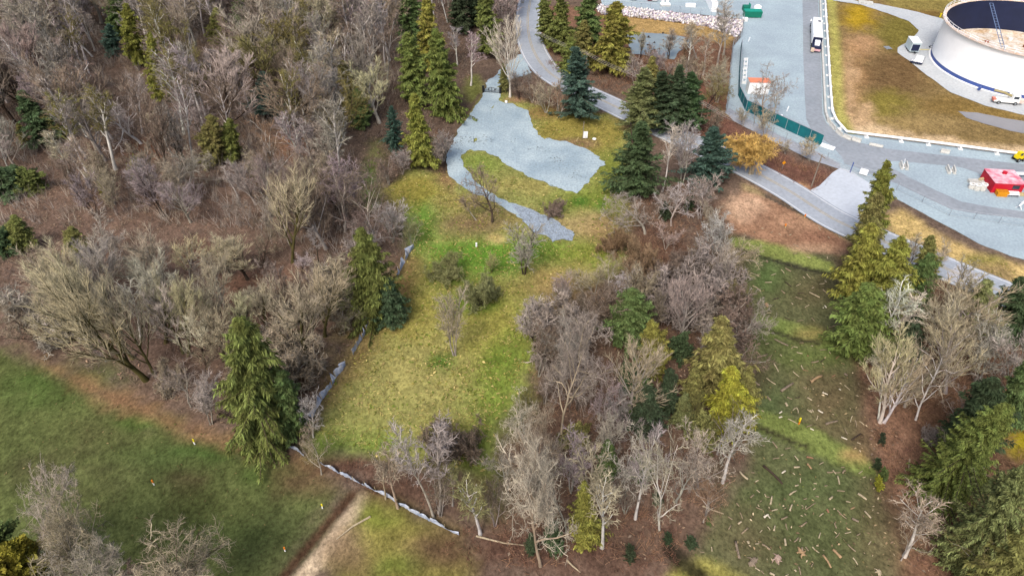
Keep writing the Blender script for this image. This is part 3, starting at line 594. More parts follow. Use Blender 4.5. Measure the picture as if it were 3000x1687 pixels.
# --- evergreens
for a in [
 ('bigcedar',1310,338,1273,84,128,'cedar',0,'largest dense green cedar left of the black driveway gate'),
 ('cedar',1222,300,1192,95,112,'cedar',1,'green cedar on the woods side of the largest gate cedar'),
 ('cedar',1262,205,1248,-12,96,'yellow',2,'yellow green cedar directly behind the two gate cedars'),
 ('cedar',1205,120,1190,-60,80,'mid',3,'cedar cut by the top edge behind the gate cedars'),
 ('cedar',1238,490,1211,274,98,'yellow',1,'bright yellow green cedar at the corner of meadow and woods'),
 ('spruce',1157,436,1146,312,62,'blue',0,'small blue green spruce behind the bright corner cedar'),
 ('cedar',1438,160,1416,-40,92,'cedar',3,'cedar cut by the top edge beside the road bend'),
 ('cedar',1352,96,1340,-60,76,'deep',0,'dark green cedar by the top edge, right of the gate cedars'),
 ('cedar',1392,80,1384,-70,60,'deep',2,'darkest slim cedar at the top edge near the road'),
 ('cedar',1478,268,1474,186,44,'olive',1,'small olive cedar beside the black gate'),
 ('cedar',1614,132,1590,-10,76,'cedar',0,'cedar on the inner side of the road bend, nearest the asphalt'),
 ('cedar',1650,158,1640,-20,84,'cedar',1,'second cedar from the road bend, by the top edge'),
 ('cedar',1722,150,1726,-40,104,'mid',2,'tall cedar between the road bend and the rock bank'),
 ('cedar',1790,212,1806,6,124,'yellow',3,'yellow green cedar beside the grey pond'),
 ('cedar',1706,196,1712,60,92,'olive',0,'olive cedar crowded between the dark spruce and the pond cedar'),
 ('cedar',1670,212,1672,110,66,'cedar',2,'low cedar behind the lone dark spruce'),
 ('spruce',1696,346,1686,142,146,'blue',0,'lone dark blue green spruce between road and lawn'),
 ('spruce',1872,384,1888,200,180,'grey',1,'largest pale green spruce in the clump beside the road'),
 ('spruce',1938,376,1942,212,124,'deep',2,'dark spruce in the middle of the roadside clump'),
 ('spruce',1968,386,1993,196,124,'dark',0,'slim green spruce in the roadside clump'),
 ('spruce',2020,376,2024,214,130,'dark',1,'rightmost spruce of the roadside clump'),
 ('cedar',1908,262,1911,165,76,'olive',1,'olive cedar rising behind the roadside spruce clump'),
 ('spruce',1858,574,1882,360,168,'dark',2,'dark spruce at the lawn edge in front of the roadside clump'),
 ('spruce',2078,545,2093,374,150,'blue',0,'dark blue green spruce left of the golden willow'),
 ('spruce',330,160,318,72,76,'blue',1,'dark blue green spruce near the top edge of the left woods'),
 ('cedar',408,190,368,10,76,'yellow',0,'yellow green cedar beside the dark spruce near the top edge'),
 ('cedar',352,110,330,-40,70,'mid',1,'cedar cut by the top edge behind the dark spruce'),
 ('cedar',478,298,438,96,66,'yellow',2,'slim yellow green cedar in the upper left woods'),
 ('cedar',642,146,634,24,88,'olive',3,'hazy olive cedar in the upper woods'),
 ('cedar',716,98,694,-20,62,'mid',0,'cedar cut by the top edge in the middle of the woods'),
 ('spruce',785,344,768,212,108,'blue',2,'broad blue green spruce alone in the middle of the woods'),
 ('cedar',148,420,58,266,110,'dark',1,'dark leaning cedar near the left edge of the woods'),
 ('cedar',75,420,50,360,44,'olive',2,'small olive cedar beside the dark leaning cedar'),
 ('bush',30,566,20,500,120,'dark',0,'broad dark evergreen bush at the left edge'),
 ('bush',88,560,84,506,90,'cedar',1,'green evergreen bush beside the broad bush at the left edge'),
 ('cedar',630,482,618,338,88,'olive',3,'olive cedar, left of a close pair in the woods'),
 ('cedar',678,470,672,348,70,'cedar',0,'green cedar, right of a close pair in the woods'),
 ('bush',396,522,396,462,48,'yellow',0,'small upright yellow green bush in the left woods'),
 ('bush',302,560,300,524,40,'bright',1,'tiny golden green bush in the left woods'),
 ('cedar',1042,345,1000,178,86,'olive',1,'olive cedar left of the small blue spruce'),
 ('cedar',1064,372,1042,262,70,'mid',2,'green cedar tucked in front of the olive woods cedar'),
 ('cedar',64,732,42,632,110,'cedar',3,'green cedar at the left edge above the tan maples'),
 ('bush',16,742,10,680,80,'dark',0,'dark bush cut by the left edge above the tan maples'),
 ('cedar',224,752,208,664,74,'olive',0,'olive cedar rising out of the tan maples'),
 ('bigcedar',1110,930,1056,668,164,'cedar',1,'tall dense green cedar on the left edge of the meadow'),
 ('cedar',1150,945,1134,818,96,'dark',2,'short dark cedar leaning on the tall meadow cedar'),
 ('bigcedar',772,1290,702,930,246,'cedar',0,'widest drooping cedar above the corner of the pasture'),
 ('cedar',850,1275,822,1090,120,'mid',3,'short green cedar on the meadow side of the widest cedar'),
 ('hemlock',1836,1000,1853,846,164,'mid',0,'broad green spruce like hemlock in the central thicket'),
 ('cedar',1926,1090,1908,940,96,'yellow',2,'yellow green cedar below the central hemlock'),
 ('cedar',2096,1146,2118,930,158,'olive',1,'large olive cedar at the edge of the cleared field'),
 ('cedar',2136,1262,2146,1076,126,'bright',3,'brightest yellow green cedar at the edge of the cleared field'),
 ('cedar',2184,1240,2196,1074,74,'olive',0,'slim olive cedar beside the brightest yellow cedar'),
 ('bush',1996,1048,1994,988,70,'dark',1,'small dark evergreen in the thicket beside the field'),
 ('cedar',1722,1586,1712,1412,92,'yellow',2,'yellow green cedar low in the central thicket'),
 ('bush',1710,1600,1712,1530,64,'yellow',0,'evergreen bush at the foot of the low thicket cedar'),
 ('hemlock',2002,1250,2004,1158,84,'grey',1,'pale grey green hemlock below the large olive field cedar'),
 ('cedar',1892,1260,1898,1130,110,'deep',2,'dark cedar in the middle of the central thicket'),
 ('bush',1622,1598,1622,1546,66,'dark',1,'dark evergreen bush beside the big pale cottonwood trunk'),
 ('cedar',2544,706,2601,472,92,'yellow',0,'tallest yellow green cedar in front of the yard entrance'),
 ('cedar',2516,800,2572,566,118,'olive',1,'olive cedar just below the tallest entrance cedar'),
 ('cedar',2496,890,2556,656,128,'yellow',3,'yellow green cedar at the upper right corner of the cleared field'),
 ('cedar',2580,930,2642,698,140,'yellow',2,'broad yellow cedar above the twin white trunks'),
 ('cedar',2520,1034,2552,836,172,'cedar',3,'broad green cedar behind the twin white trunks'),
 ('cedar',2700,830,2730,690,76,'olive',1,'small olive cedar beside the road below the straw bank'),
 ('cedar',2672,925,2728,744,104,'mid',0,'green cedar in front of the pale road patch'),
 ('cedar',2856,975,2892,822,120,'grey',1,'grey green cedar right of the pale road patch'),
 ('cedar',2962,990,2992,815,110,'dark',2,'dark cedar at the right edge below the straw bank'),
 ('cedar',2640,1060,2680,930,110,'deep',3,'dark cedar behind the tan maples on the right'),
 ('hugecedar',2736,1450,2950,1190,230,'cedar',1,'big leaning green hemlock in the lower right woods'),
 ('hugecedar',2830,1670,3010,1370,240,'grey',0,'grey green hemlock cut by the right edge, lowest in the picture'),
 ('cedar',2836,1330,2912,1110,170,'deep',1,'dark cedar behind the big leaning hemlock'),
 ('cedar',2930,1760,3010,1560,190,'olive',2,'cedar in the bottom right corner'),
 ('cedar',2960,1250,3010,1060,110,'mid',0,'green cedar cut by the right edge behind the leaning hemlock'),
 ('bush',40,1720,40,1600,150,'bright',0,'yellow green evergreen in the bottom left corner'),
 ('bush',-10,1700,0,1560,120,'mid',1,'green evergreen cut by the left edge at the bottom'),
 ('bush',1890,1210,1888,1130,100,'mid',0,'round green evergreen in the middle of the thicket'),('cedar',1960,1200,1962,1080,80,'deep',1,'dark narrow cedar in the thicket left of the olive field cedar'),('bush',1850,1140,1848,1080,80,'dark',1,'dark evergreen bush under the yellow maple in the thicket'),('bush',2060,1300,2060,1220,90,'olive',0,'olive evergreen bush below the brightest yellow cedar'),('cedar',1560,1620,1556,1560,50,'deep',2,'low dark cedar at the foot of the pale cottonwoods'),
 ('cedar',2030,1190,2036,1080,76,'olive',3,'olive cedar between the large field cedar and the thicket'),('bush',1690,1310,1688,1250,80,'olive',0,'olive evergreen bush among the crooked cottonwoods'),('cedar',1780,1400,1782,1290,70,'mid',1,'green cedar showing between the pale thicket trunks'),('bush',1880,1400,1880,1340,70,'mid',1,'green bush showing between the white birch trunks'),
 ('bush',1928,1476,1927,1446,40,'deep',0,None),('bush',1958,1590,1958,1562,36,'deep',1,None),('bush',2026,1600,2026,1574,44,'deep',1,None),('bush',1848,1640,1846,1598,44,'deep',1,None),('bush',2076,1534,2076,1518,24,'mid',1,None),
 ('bush',2572,1372,2572,1344,30,'deep',1,None),('bush',2590,1402,2590,1372,36,'mid',0,None),('bush',2586,1300,2586,1270,26,'deep',1,None),('bush',2576,1430,2576,1398,36,'bright',0,None),('bush',2020,610,2020,580,50,'dark',1,None),('bush',1950,640,1950,600,50,'deep',0,None),
]: T(a[0], a[1], a[2], a[3], a[4], a[5], a[6], 'dark', a[8], a[7])
# --- bare trees that stand out
for a in [
 ('maple',427,1112,190,778,165,'straw','moss'),('maple',388,1050,112,722,150,'straw','moss'),('maple',452,1096,290,800,120,'tan','moss'),('birch',411,993,364,840,88,'cream','white'),
 ('maple',536,1034,458,836,104,'cream','moss'),('maple',552,1042,532,832,100,'straw','moss'),('maple',656,1056,616,870,112,'tan','dark'),('maple',462,836,400,668,128,'tan','grey'),('maple',428,852,358,748,90,'grey','grey'),
 ('maple',560,818,544,696,110,'straw','grey'),('maple',676,806,628,690,104,'tan','dark'),('maple',726,818,688,694,110,'straw','dark'),('gnarly',582,876,560,792,56,'grey','grey'),('gnarly',114,1020,40,906,110,'brown','dark'),
 ('maple',486,1004,424,806,110,'straw','moss'),('maple',350,1006,236,770,120,'tan','moss'),('maple',622,966,584,800,100,'tan','dark'),('maple',250,866,184,700,110,'straw','grey'),('maple',604,1066,574,908,90,'cream','dark'),('maple',332,866,294,712,100,'cream','grey'),('maple',706,1000,684,866,90,'straw','dark'),('maple',782,966,762,812,100,'tan','moss'),('maple',202,990,96,812,120,'tan','moss'),('maple',500,912,470,760,100,'cream','grey'),('maple',150,900,84,742,110,'tan','grey'),('maple',660,900,640,760,90,'tan','grey'),
 ('maple',300,900,246,730,110,'grey','grey'),('maple',250,960,130,760,130,'straw','moss'),('gnarly',70,960,10,850,120,'brown','dark'),('alder',330,760,300,640,120,'pink','grey'),('alder',150,830,90,720,110,'brown','dark'),
 ('maple',858,768,824,498,140,'straw','moss'),('gnarly',764,784,758,676,90,'brown','dark'),('birch',934,770,928,678,48,'lilac','dark'),('maple',898,1062,838,812,172,'tan','moss'),('maple',952,984,936,776,140,'straw','moss'),
 ('alder',1150,708,1144,594,88,'lilac','grey'),('alder',1206,716,1210,650,76,'greenish','grey'),('gnarly',1084,958,1080,850,100,'greenish','grey'),
 ('gnarly',1442,650,1434,496,112,'brown','dark'),('birch',1394,644,1364,576,30,'brown','grey'),('alder',1332,1040,1316,860,84,'tan','grey'),('apple',1316,812,1314,752,112,'greenish','dark'),('apple',1406,894,1402,802,132,'greenish','dark'),('alder',1440,796,1446,744,40,'greenish','dark'),
 ('alder',1536,802,1534,648,94,'grey','dark'),('apple',1630,630,1628,588,70,'brown','dark'),('alder',1572,1016,1552,880,116,'grey','dark'),('oldoak',1640,1296,1630,964,170,'pink','tan'),('oldoak',1584,1655,1576,1222,190,'cream','tan'),
 ('maple',1846,1220,1872,998,158,'straw','grey'),('maple',2000,1010,2001,792,112,'pink','grey'),('alder',2064,980,2044,878,110,'pink','grey'),('alder',1956,950,1950,836,80,'pink','grey'),('alder',2110,786,2094,632,84,'pale','grey'),('alder',2118,900,2110,820,80,'pink','grey'),
 ('gnarly',1890,684,1868,570,130,'grey','grey'),('gnarly',1966,660,1960,558,130,'pale','grey'),('gnarly',1930,640,1935,560,90,'pink','grey'),('alder',2050,640,2066,520,100,'pink','grey'),('alder',2090,700,2084,590,70,'tan','grey'),
 ('alder',1740,860,1716,776,110,'straw','grey'),('alder',1660,880,1640,810,100,'pink','grey'),('alder',1720,930,1700,856,100,'brown','grey'),('alder',1830,880,1830,800,70,'pale','grey'),('gnarly',1790,930,1780,850,100,'cream','grey'),('gnarly',1720,1040,1716,930,100,'pink','grey'),
 ('alder',1860,840,1866,730,80,'rust','dark'),('apple',1880,800,1878,700,110,'rust','dark'),('apple',1960,830,1960,740,120,'brown','dark'),('apple',1930,870,1930,790,110,'dark','dark'),('apple',2000,790,2000,730,90,'brown','dark'),('apple',1800,740,1800,670,100,'rust','dark'),('alder',1950,730,1960,660,70,'pink','grey'),
 ('birch',1764,1602,1808,1372,84,'tan','white'),('birch',1861,1518,1881,1252,96,'lilac','white'),('gnarly',1932,1550,1958,1276,130,'cream','white'),('birch',2118,1412,2164,1232,108,'grey','white'),('birch',1724,1566,1750,1284,84,'tan','grey'),('gnarly',1800,1430,1806,1226,150,'cream','grey'),('gnarly',2042,1430,2036,1234,136,'cream','grey'),
 ('birch',1630,1586,1622,1480,50,'grey','white'),('alder',1672,1440,1670,1290,110,'lilac','grey'),('oldoak',1560,1500,1550,1240,130,'tan','tan'),('gnarly',1660,1560,1664,1380,120,'cream','grey'),('gnarly',1980,1470,1990,1330,110,'pink','grey'),('alder',1830,1500,1826,1400,80,'brown','grey'),('gnarly',1780,1260,1790,1080,120,'lilac','grey'),('gnarly',1690,1200,1690,1050,110,'pink','dark'),('alder',1800,1230,1806,1150,70,'lilac','grey'),('gnarly',1850,1300,1856,1180,120,'lilac','grey'),('gnarly',2040,1240,2040,1120,90,'olive','dark'),('gnarly',2100,1330,2104,1200,110,'olive','grey'),('gnarly',2060,1530,2070,1400,110,'rust','grey'),
 ('birch',1166,1486,1134,1262,84,'tan','tan'),('birch',1271,1516,1204,1238,86,'pale','grey'),('birch',1286,1500,1272,1248,104,'lilac','grey'),('apple',1318,1340,1296,1240,190,'dark','dark'),('birch',1407,1562,1388,1372,84,'greenish','white'),('birch',1326,1480,1324,1350,56,'greenish','grey'),('birch',1130,1460,1118,1320,56,'brown','tan'),('alder',1290,1510,1290,1380,80,'brown','grey'),
 ('gnarly',942,1388,934,1280,104,'tan','grey'),('gnarly',918,1280,890,1154,84,'pale','white'),('alder',620,1240,590,1100,90,'pink','grey'),('gnarly',560,1190,520,1060,110,'pink','grey'),('alder',1450,1540,1450,1400,70,'brown','grey'),
 ('birch',2535,1040,2600,828,100,'cream','white'),('birch',2546,1032,2650,846,96,'cream','white'),('maple',2752,1070,2786,882,136,'tan','grey'),('maple',2770,1150,2834,966,132,'straw','grey'),('maple',2578,1236,2650,986,124,'straw','white'),('maple',2590,1236,2716,1030,116,'tan','white'),('birch',2574,1228,2606,1040,70,'cream','white'),('gnarly',2684,1228,2826,972,130,'tan','white'),('alder',2860,1130,2936,950,120,'grey','grey'),('alder',2960,1170,2996,960,110,'grey','grey'),('maple',2650,1190,2700,1070,90,'tan','grey'),
 ('gnarly',2790,1250,2850,1120,120,'pink','grey'),('birch',2650,1628,2732,1444,104,'tan','white'),('gnarly',2880,1730,2896,1590,140,'olive','grey'),('gnarly',2640,1640,2700,1540,90,'tan','grey'),('alder',2790,1420,2830,1320,110,'tan','grey'),('gnarly',2690,910,2740,780,90,'dark','dark'),('alder',2660,780,2690,690,80,'tan','dark'),('alder',2740,800,2770,720,80,'tan','grey'),
 ('oldoak',250,1740,112,1470,180,'tan','grey'),('oldoak',112,1670,24,1370,140,'cream','grey'),('oldoak',320,1760,236,1560,160,'grey','grey'),('oldoak',550,1790,550,1600,270,'tan','dark'),('gnarly',190,1760,160,1620,120,'pale','white'),('alder',400,1760,370,1660,90,'brown','dark'),
 ('maple',1494,284,1490,60,92,'cream','white'),('birch',1632,324,1634,220,26,'grey','grey'),('birch',1553,276,1552,198,22,'grey','grey'),('alder',1600,330,1590,240,80,'tan','grey'),('alder',1560,300,1548,230,70,'brown','grey'),('alder',1640,340,1650,250,60,'rust','grey'),('alder',1520,290,1524,210,50,'brown','dark'),
 ('birch',1940,560,1968,368,50,'cream','white'),('alder',1996,540,2012,350,80,'lilac','grey'),
 ('gnarly',2236,356,2262,190,96,'grey','tan'),('gnarly',2258,356,2316,232,70,'grey','grey'),('alder',2240,400,2246,330,56,'tan','grey'),('alder',2176,370,2180,318,46,'tan','grey'),('alder',2370,470,2376,396,44,'straw','grey'),('birch',2210,360,2224,300,36,'tan','tan'),('alder',2300,450,2300,410,40,'tan','grey'),
 ('birch',2010,210,2020,60,60,'tan','white'),('birch',2040,170,2030,70,50,'tan','grey'),('birch',2100,200,2130,30,66,'grey','grey'),('birch',2120,160,2150,-10,60,'pale','grey'),('gnarly',2070,330,2090,200,80,'olive','dark'),('alder',2100,300,2110,180,70,'tan','grey'),('alder',2040,260,2046,170,70,'tan','dark'),('birch',2060,220,2084,100,44,'tan','grey'),('alder',1860,250,1856,160,90,'pink','grey'),('alder',1960,230,1960,166,70,'pink','grey'),('alder',1930,220,1926,150,50,'lilac','grey'),('alder',2080,400,2100,320,60,'brown','dark'),('alder',1840,200,1836,140,56,'tan','grey'),
 ('gnarly',413,420,272,236,120,'pale','white',),('birch',418,392,386,218,54,'lilac','white'),('birch',508,456,442,326,70,'tan','white'),('birch',917,516,852,330,78,'lilac','white'),('birch',924,512,888,322,70,'lilac','white'),('gnarly',812,522,764,334,126,'rust','white'),('birch',992,560,984,276,86,'grey','white'),('birch',984,555,966,330,70,'grey','grey'),('birch',1131,208,1088,-24,60,'pale','white'),('birch',1086,132,1062,-26,48,'grey','white'),('birch',1135,60,1130,-40,40,'grey','white'),('birch',696,578,650,490,66,'grey','white'),
 ('birch',150,270,108,200,60,'pink','white'),('birch',270,165,160,20,70,'lilac','white'),('birch',278,150,242,10,60,'grey','white'),('birch',470,100,424,-10,56,'grey','white'),('birch',224,540,150,380,100,'tan','white'),('birch',266,552,196,420,100,'pink','white'),('birch',288,545,220,400,90,'tan','tan'),('birch',300,545,270,460,70,'lilac','grey'),('alder',560,330,590,280,150,'lilac','grey'),('alder',600,420,570,310,130,'lilac','dark'),('gnarly',200,400,150,290,110,'rust','white'),('birch',690,270,650,150,60,'grey','white'),('birch',620,240,600,140,50,'lilac','white'),('birch',880,400,868,160,60,'lilac','white'),('birch',900,380,880,170,60,'pink','white'),('birch',1120,290,1106,180,80,'straw','grey'),('maple',1112,360,1090,190,110,'straw','grey'),('maple',930,300,912,140,80,'cream','grey'),('maple',964,420,930,270,90,'straw','dark'),('maple',884,800,870,750,40,'pale','dark'),
 ('birch',1380,250,1400,100,70,'lilac','white'),('birch',1340,190,1330,80,60,'lilac','white'),('alder',1300,470,1296,380,60,'lilac','grey'),('alder',1270,490,1280,400,60,'grey','grey'),('alder',1180,510,1176,440,50,'lilac','grey'),('alder',1140,540,1130,460,60,'brown','grey'),
]: T(a[0], a[1], a[2], a[3], a[4], a[5], a[6], a[7], None, 0 if a[0] == 'apple' else None)
T('willow', 2200, 510, 2214, 396, 112, 'gold', 'tan', 'golden willow beside the road by the yard fence')
# --- the rest of the woods
ZONES = [  # outline, spacing, (kind, weight) ..., colours, heights
 ([(-60,-40),(1160,-40),(1180,140),(1190,320),(1080,330),(1040,500),(700,520),(420,540),(-60,440)], 4.5, (('birch', 7), ('alder', 3), ('maple', 2), ('gnarly', 1)), ('lilac','grey','grey','brown','brown','pink','olive','tan'), (14, 21)),
 ([(-40,450),(420,550),(700,540),(1040,520),(1160,570),(1180,700),(1000,800),(800,700),(500,640),(200,640),(-40,680)], 3.9, (('alder', 5), ('gnarly', 3), ('maple', 2), ('birch', 1)), ('brown','grey','tan','lilac','brown','pink'), (8, 14)),
 ([(-40,880),(250,960),(480,1000),(700,900),(960,840),(1030,900),(900,1080),(820,1180),(600,1200),(420,1110),(200,1030),(-40,970)], 4.6, (('alder', 4), ('gnarly', 3), ('apple', 4)), ('brown','tan','pink','brown','grey'), (4, 9)),
 ([(1180,0),(1540,0),(1500,110),(1420,200),(1350,220),(1330,80)], 5.5, (('alder', 4), ('birch', 3)), ('lilac','brown','grey'), (9, 14)),
 ([(1600,190),(1840,160),(2120,180),(2120,320),(2000,340),(1800,280),(1660,230)], 5.5, (('alder', 5), ('gnarly', 1)), ('brown','tan','rust','pink'), (6, 10)),
 ([(1570,1120),(1650,920),(1800,850),(1840,620),(1990,560),(2110,560),(2120,900),(2170,1160),(2150,1340),(2050,1480),(1950,1540),(1500,1560),(1470,1450),(1540,1250)], 3.5, (('gnarly', 4), ('alder', 5), ('apple', 1)), ('pink','brown','brown','tan','grey','olive','cream'), (5.5, 11)),
 ([(2560,1060),(2690,1180),(2800,1330),(2700,1560),(2650,1400),(2600,1280)], 4.5, (('apple', 3), ('alder', 2)), ('brown','pink','rust'), (2.5, 5)),
 ([(2640,900),(3000,1010),(3000,1130),(2880,1300),(2700,1130)], 5.0, (('maple', 3), ('alder', 2)), ('tan','straw','grey'), (11, 15)),
]
KEEP += [(1190,726,50,170), (1010,1070,90,120), (1210,640,30,120), (1085,560,22,120)]
PTS = list(PLACED)
for poly, sp, kinds, cols, hh in ZONES:
    w = np.array(W(poly)); rng = np.random.default_rng(len(poly)*31+5); kk = [k for k, n in kinds for _ in range(n)]
    cand = np.c_[rng.uniform(w[:,0].min(), w[:,0].max(), 5000), rng.uniform(w[:,1].min(), w[:,1].max(), 5000)]
    ok = inside(cand[:,0], cand[:,1], [tuple(q) for q in w])
    for x, y in cand[ok]:
        q = np.array(PTS)
        if np.min(np.hypot(q[:,0]-x, q[:,1]-y)) < sp*rng.uniform(.75, 1.15): continue
        uu, vv = pxof((x, y, 0)); ss = px_per_m((x, y, 0))/14
        if any(abs(uu-a_)-16 < w_ and b_-6 < vv < b_+hgt*ss for a_, b_, w_, hgt in KEEP): continue
        PTS.append((x, y)); k = kk[rng.integers(len(kk))]; c = cols[rng.integers(len(cols))]; h = rng.uniform(*hh)
        bk = 'white' if (k == 'birch' and rng.random() < .85) else ('dark' if rng.random() < .35 else 'grey')
        plant(k, Vector((x, y, 0)), h, h*{'birch': .36, 'alder': .5, 'maple': .75, 'gnarly': .7, 'apple': 1.3}[k]*rng.uniform(.8, 1.2), rng.normal(0, .07), tuple(.9*x for x in A(*COLS[c])), A(*BARK[bk]), rng, c+' '+CATNAME[k], CATS[k], GRP[k])
print('TREES', len(RECS))

# ------------------------------------------------------------------ undergrowth and tufts: nobody could count them
def brush(name, label, polys, dens, ln, cols, r=.018, spread=(.5, 1.2), per=9, seed=1, avoid=()):
    rng = np.random.default_rng(seed); allv, allf, allc, o = [], [], [], 0
    for poly in polys:
        w = np.array(W(poly)); area = (np.ptp(w[:,0])*np.ptp(w[:,1])); n = int(area*dens)
        c = np.c_[rng.uniform(w[:,0].min(), w[:,0].max(), n), rng.uniform(w[:,1].min(), w[:,1].max(), n)]
        k = inside(c[:,0], c[:,1], [tuple(q) for q in w]) & (fnoise(c[:,0], c[:,1], 7.0) > -.35)
        for av in avoid: k &= ~inside(c[:,0], c[:,1], W(av))
        c = c[k]; n = len(c)
        if not n: continue
        sz = rng.uniform(.6, 1.5, n); ci = rng.integers(len(cols), size=n)
        p = np.repeat(c, per, 0); s = np.repeat(sz, per); az = rng.random(n*per)*6.28; sp = rng.uniform(*spread, n*per)
        d = unit(np.c_[np.cos(az)*sp, np.sin(az)*sp, np.ones(n*per)])
        base = np.c_[p[:,0]+rng.normal(0, .35, n*per)*s, p[:,1]+rng.normal(0, .35, n*per)*s, np.full(n*per, -.1)]
        v, f = spikes(base, d, rng.uniform(*ln, n*per)*s, np.full(n*per, r), rng)
        cc = np.array([A(*x) for x in cols])[np.repeat(ci, per)]
        allv.append(v); allf.append(f+o); allc.append(np.repeat(cc, 4, 0)); o += len(v)
    me = np_mesh(name, np.concatenate(allv), np.concatenate(allf), M_BRUSH, False, np.concatenate(allc))
    return tag(link(name, me), label, kind='stuff')
WOODS = [(-60,-40),(1290,-40),(1400,180),(1330,330),(1280,470),(1190,500),(1110,570),(1190,650),(1200,710),(1150,830),(1060,950),(950,1140),(900,1230),(760,1280),(600,1240),(430,1160),(250,1080),(120,1020),(-60,1000)]
MIDW = [(1560,1100),(1640,900),(1800,830),(1840,600),(1990,540),(2120,520),(2130,700),(2145,930),(2190,1160),(2180,1350),(2080,1520),(1980,1640),(1500,1650),(1440,1540),(1520,1300)]
brush('undergrowth', 'brown leafless undergrowth on the floor of the left woods', [WOODS], .42, (.7, 2.0), [(146,130,116),(132,116,104),(158,142,122),(124,110,102),(140,116,98)], r=.03, per=10, seed=2)
brush('sapling_brush', 'grey leafless saplings filling the gaps of the left woods', [[(-60,-40),(1160,-40),(1290,60),(1190,320),(1060,330),(1060,560),(1180,640),(1150,720),(960,780),(700,680),(300,640),(-60,760)]], .16, (1.4, 4.2), [(164,156,148),(150,140,132),(172,162,148),(146,134,124)], r=.034, spread=(.15, .7), per=8, seed=12)
brush('thicket', 'brown leafless brush under the central and right trees', [MIDW, [(2500,1040),(3000,1000),(3000,1687),(2700,1687),(2600,1400)], [(1600,180),(1840,170),(2120,200),(2120,330),(2260,420),(2170,460),(2000,370),(1800,270),(1650,225)], [(2200,455),(2330,470),(2430,520),(2380,560),(2280,510)], [(1490,285),(1520,240),(1660,300),(1660,330)]], .85, (.5, 1.8), [(140,108,90),(124,92,80),(150,120,98),(160,124,96)], r=.028, seed=3)
brush('bramble', 'dark brown brambles beside the lower silt fence', [[(970,1340),(1100,1350),(1260,1440),(1330,1500),(1420,1560),(1400,1640),(1300,1620),(1250,1540),(1000,1400)], ell(1050,1380,90,30), ell(1700,1640,330,50)], .9, (.4, 1.1), [(112,82,68),(96,72,62),(134,100,82)], r=.028, seed=4)
brush('dry_grass', 'straw coloured dry grass tufts across the meadow', [[(1225,700),(1300,560),(1500,620),(1800,700),(1640,850),(1540,1000),(1540,1100),(1440,1250),(1400,1360),(1060,1310),(940,1270),(1000,1130),(1170,850)], BANK], 1.3, (.25, .7), [(206,186,122),(176,158,92),(150,146,72),(204,184,126),(132,140,62)], r=.05, spread=(1.6, 5), per=3, seed=5)

PAD = [(1456,296),(1502,303),(1549,326),(1556,350),(1560,373),(1575,396),(1595,408),(1654,413),(1724,440),(1758,460),(1770,478),(1750,505),(1724,536),(1689,567),(1630,547),(1537,512),(1444,454),(1378,437),(1351,454),(1357,489),(1397,536),(1467,582),(1537,606),(1595,629),(1654,664),(1683,687),(1677,705),(1619,710),(1572,687),(1514,635),(1456,594),(1397,571),(1339,536),(1314,512),(1307,466),(1328,408),(1357,361),(1386,320),(1415,280),(1428,240),(1470,255),(1466,285)]
def flecks(name, label, polys, dens, cols, size, seed, avoid=()):
    """fallen leaves, chips and straw lying flat: nobody could count them"""
    rng = np.random.default_rng(seed); P_, C_ = [], []
    for poly in polys:
        w = np.array(W(poly)); n = int(np.ptp(w[:,0])*np.ptp(w[:,1])*dens)
        c = np.c_[rng.uniform(w[:,0].min(), w[:,0].max(), n), rng.uniform(w[:,1].min(), w[:,1].max(), n)]
        c = c[inside(c[:,0], c[:,1], [tuple(q) for q in w])]
        for av in avoid: c = c[~inside(c[:,0], c[:,1], W(av))]
        c = c[fnoise(c[:,0], c[:,1], 3.5) > rng.uniform(-.7, .5, len(c))]; P_.append(c)
    c = np.concatenate(P_); n = len(c); az = rng.random(n)*6.28; L = rng.uniform(*size, n); ax = np.c_[np.cos(az), np.sin(az), rng.normal(0, .12, n)]*L[:, None]; bx = np.c_[-np.sin(az), np.cos(az), rng.normal(0, .25, n)]*(L*rng.uniform(.2, .55, n))[:, None]
    o = np.c_[c, rng.uniform(.03, .07, n)]
    v = np.stack([o-ax, o+bx+UP*L[:, None]*.2, o+ax, o-bx+UP*L[:, None]*.2], 1).reshape(-1, 3); f = (np.arange(n)[:, None, None]*4+np.array([[0, 2, 1], [0, 3, 2]])[None]).reshape(-1, 3)
    cc = np.array([A(*x) for x in cols])[rng.integers(len(cols), size=n)]
    return tag(link(name, np_mesh(name, v, f, M_BRUSH, False, np.repeat(cc, 4, 0))), label, kind='stuff')
flecks('leaf_litter', 'fallen brown leaves and twigs on the woods floor', [WOODS, MIDW, LITTER_R], 1.6, [(148,122,102),(126,102,88),(164,138,114),(104,84,74),(138,122,106)], (.12, .32), 31)
flecks('scattered_leaves', 'pale leaves and bits scattered over pasture and field', [PASTURE, FIELD], 1.0, [(112,100,66),(96,104,56),(134,118,84),(58,66,38),(84,96,48)], (.07, .18), 32)
flecks('straw_litter', 'straw and dead grass lying in the meadow', [MEADOW], 2.4, [(190,172,112),(168,154,92),(120,132,58),(150,142,76),(104,120,50)], (.12, .34), 33, (PAD,))
flecks('gravel_debris', 'dark leaves and mud washed across the gravel pad', [ell(1570,442,70,26), ell(1640,484,60,30), ell(1396,404,50,22), ell(1480,400,60,20), ell(1700,500,40,30), ell(1360,440,16,60)], .7, [(130,138,140),(148,152,150),(112,114,110)], (.06, .22), 34)
flecks('wood_chips', 'pale chips and splinters along the right side of the cleared field', [ell(2440,1130,80,90), ell(2520,1240,50,90), ell(2575,1560,50,150), ell(2560,1400,40,50), ell(2330,1560,200,100)], 1.3, [(176,154,120),(150,128,98),(196,178,148),(120,100,80)], (.07, .26), 35)
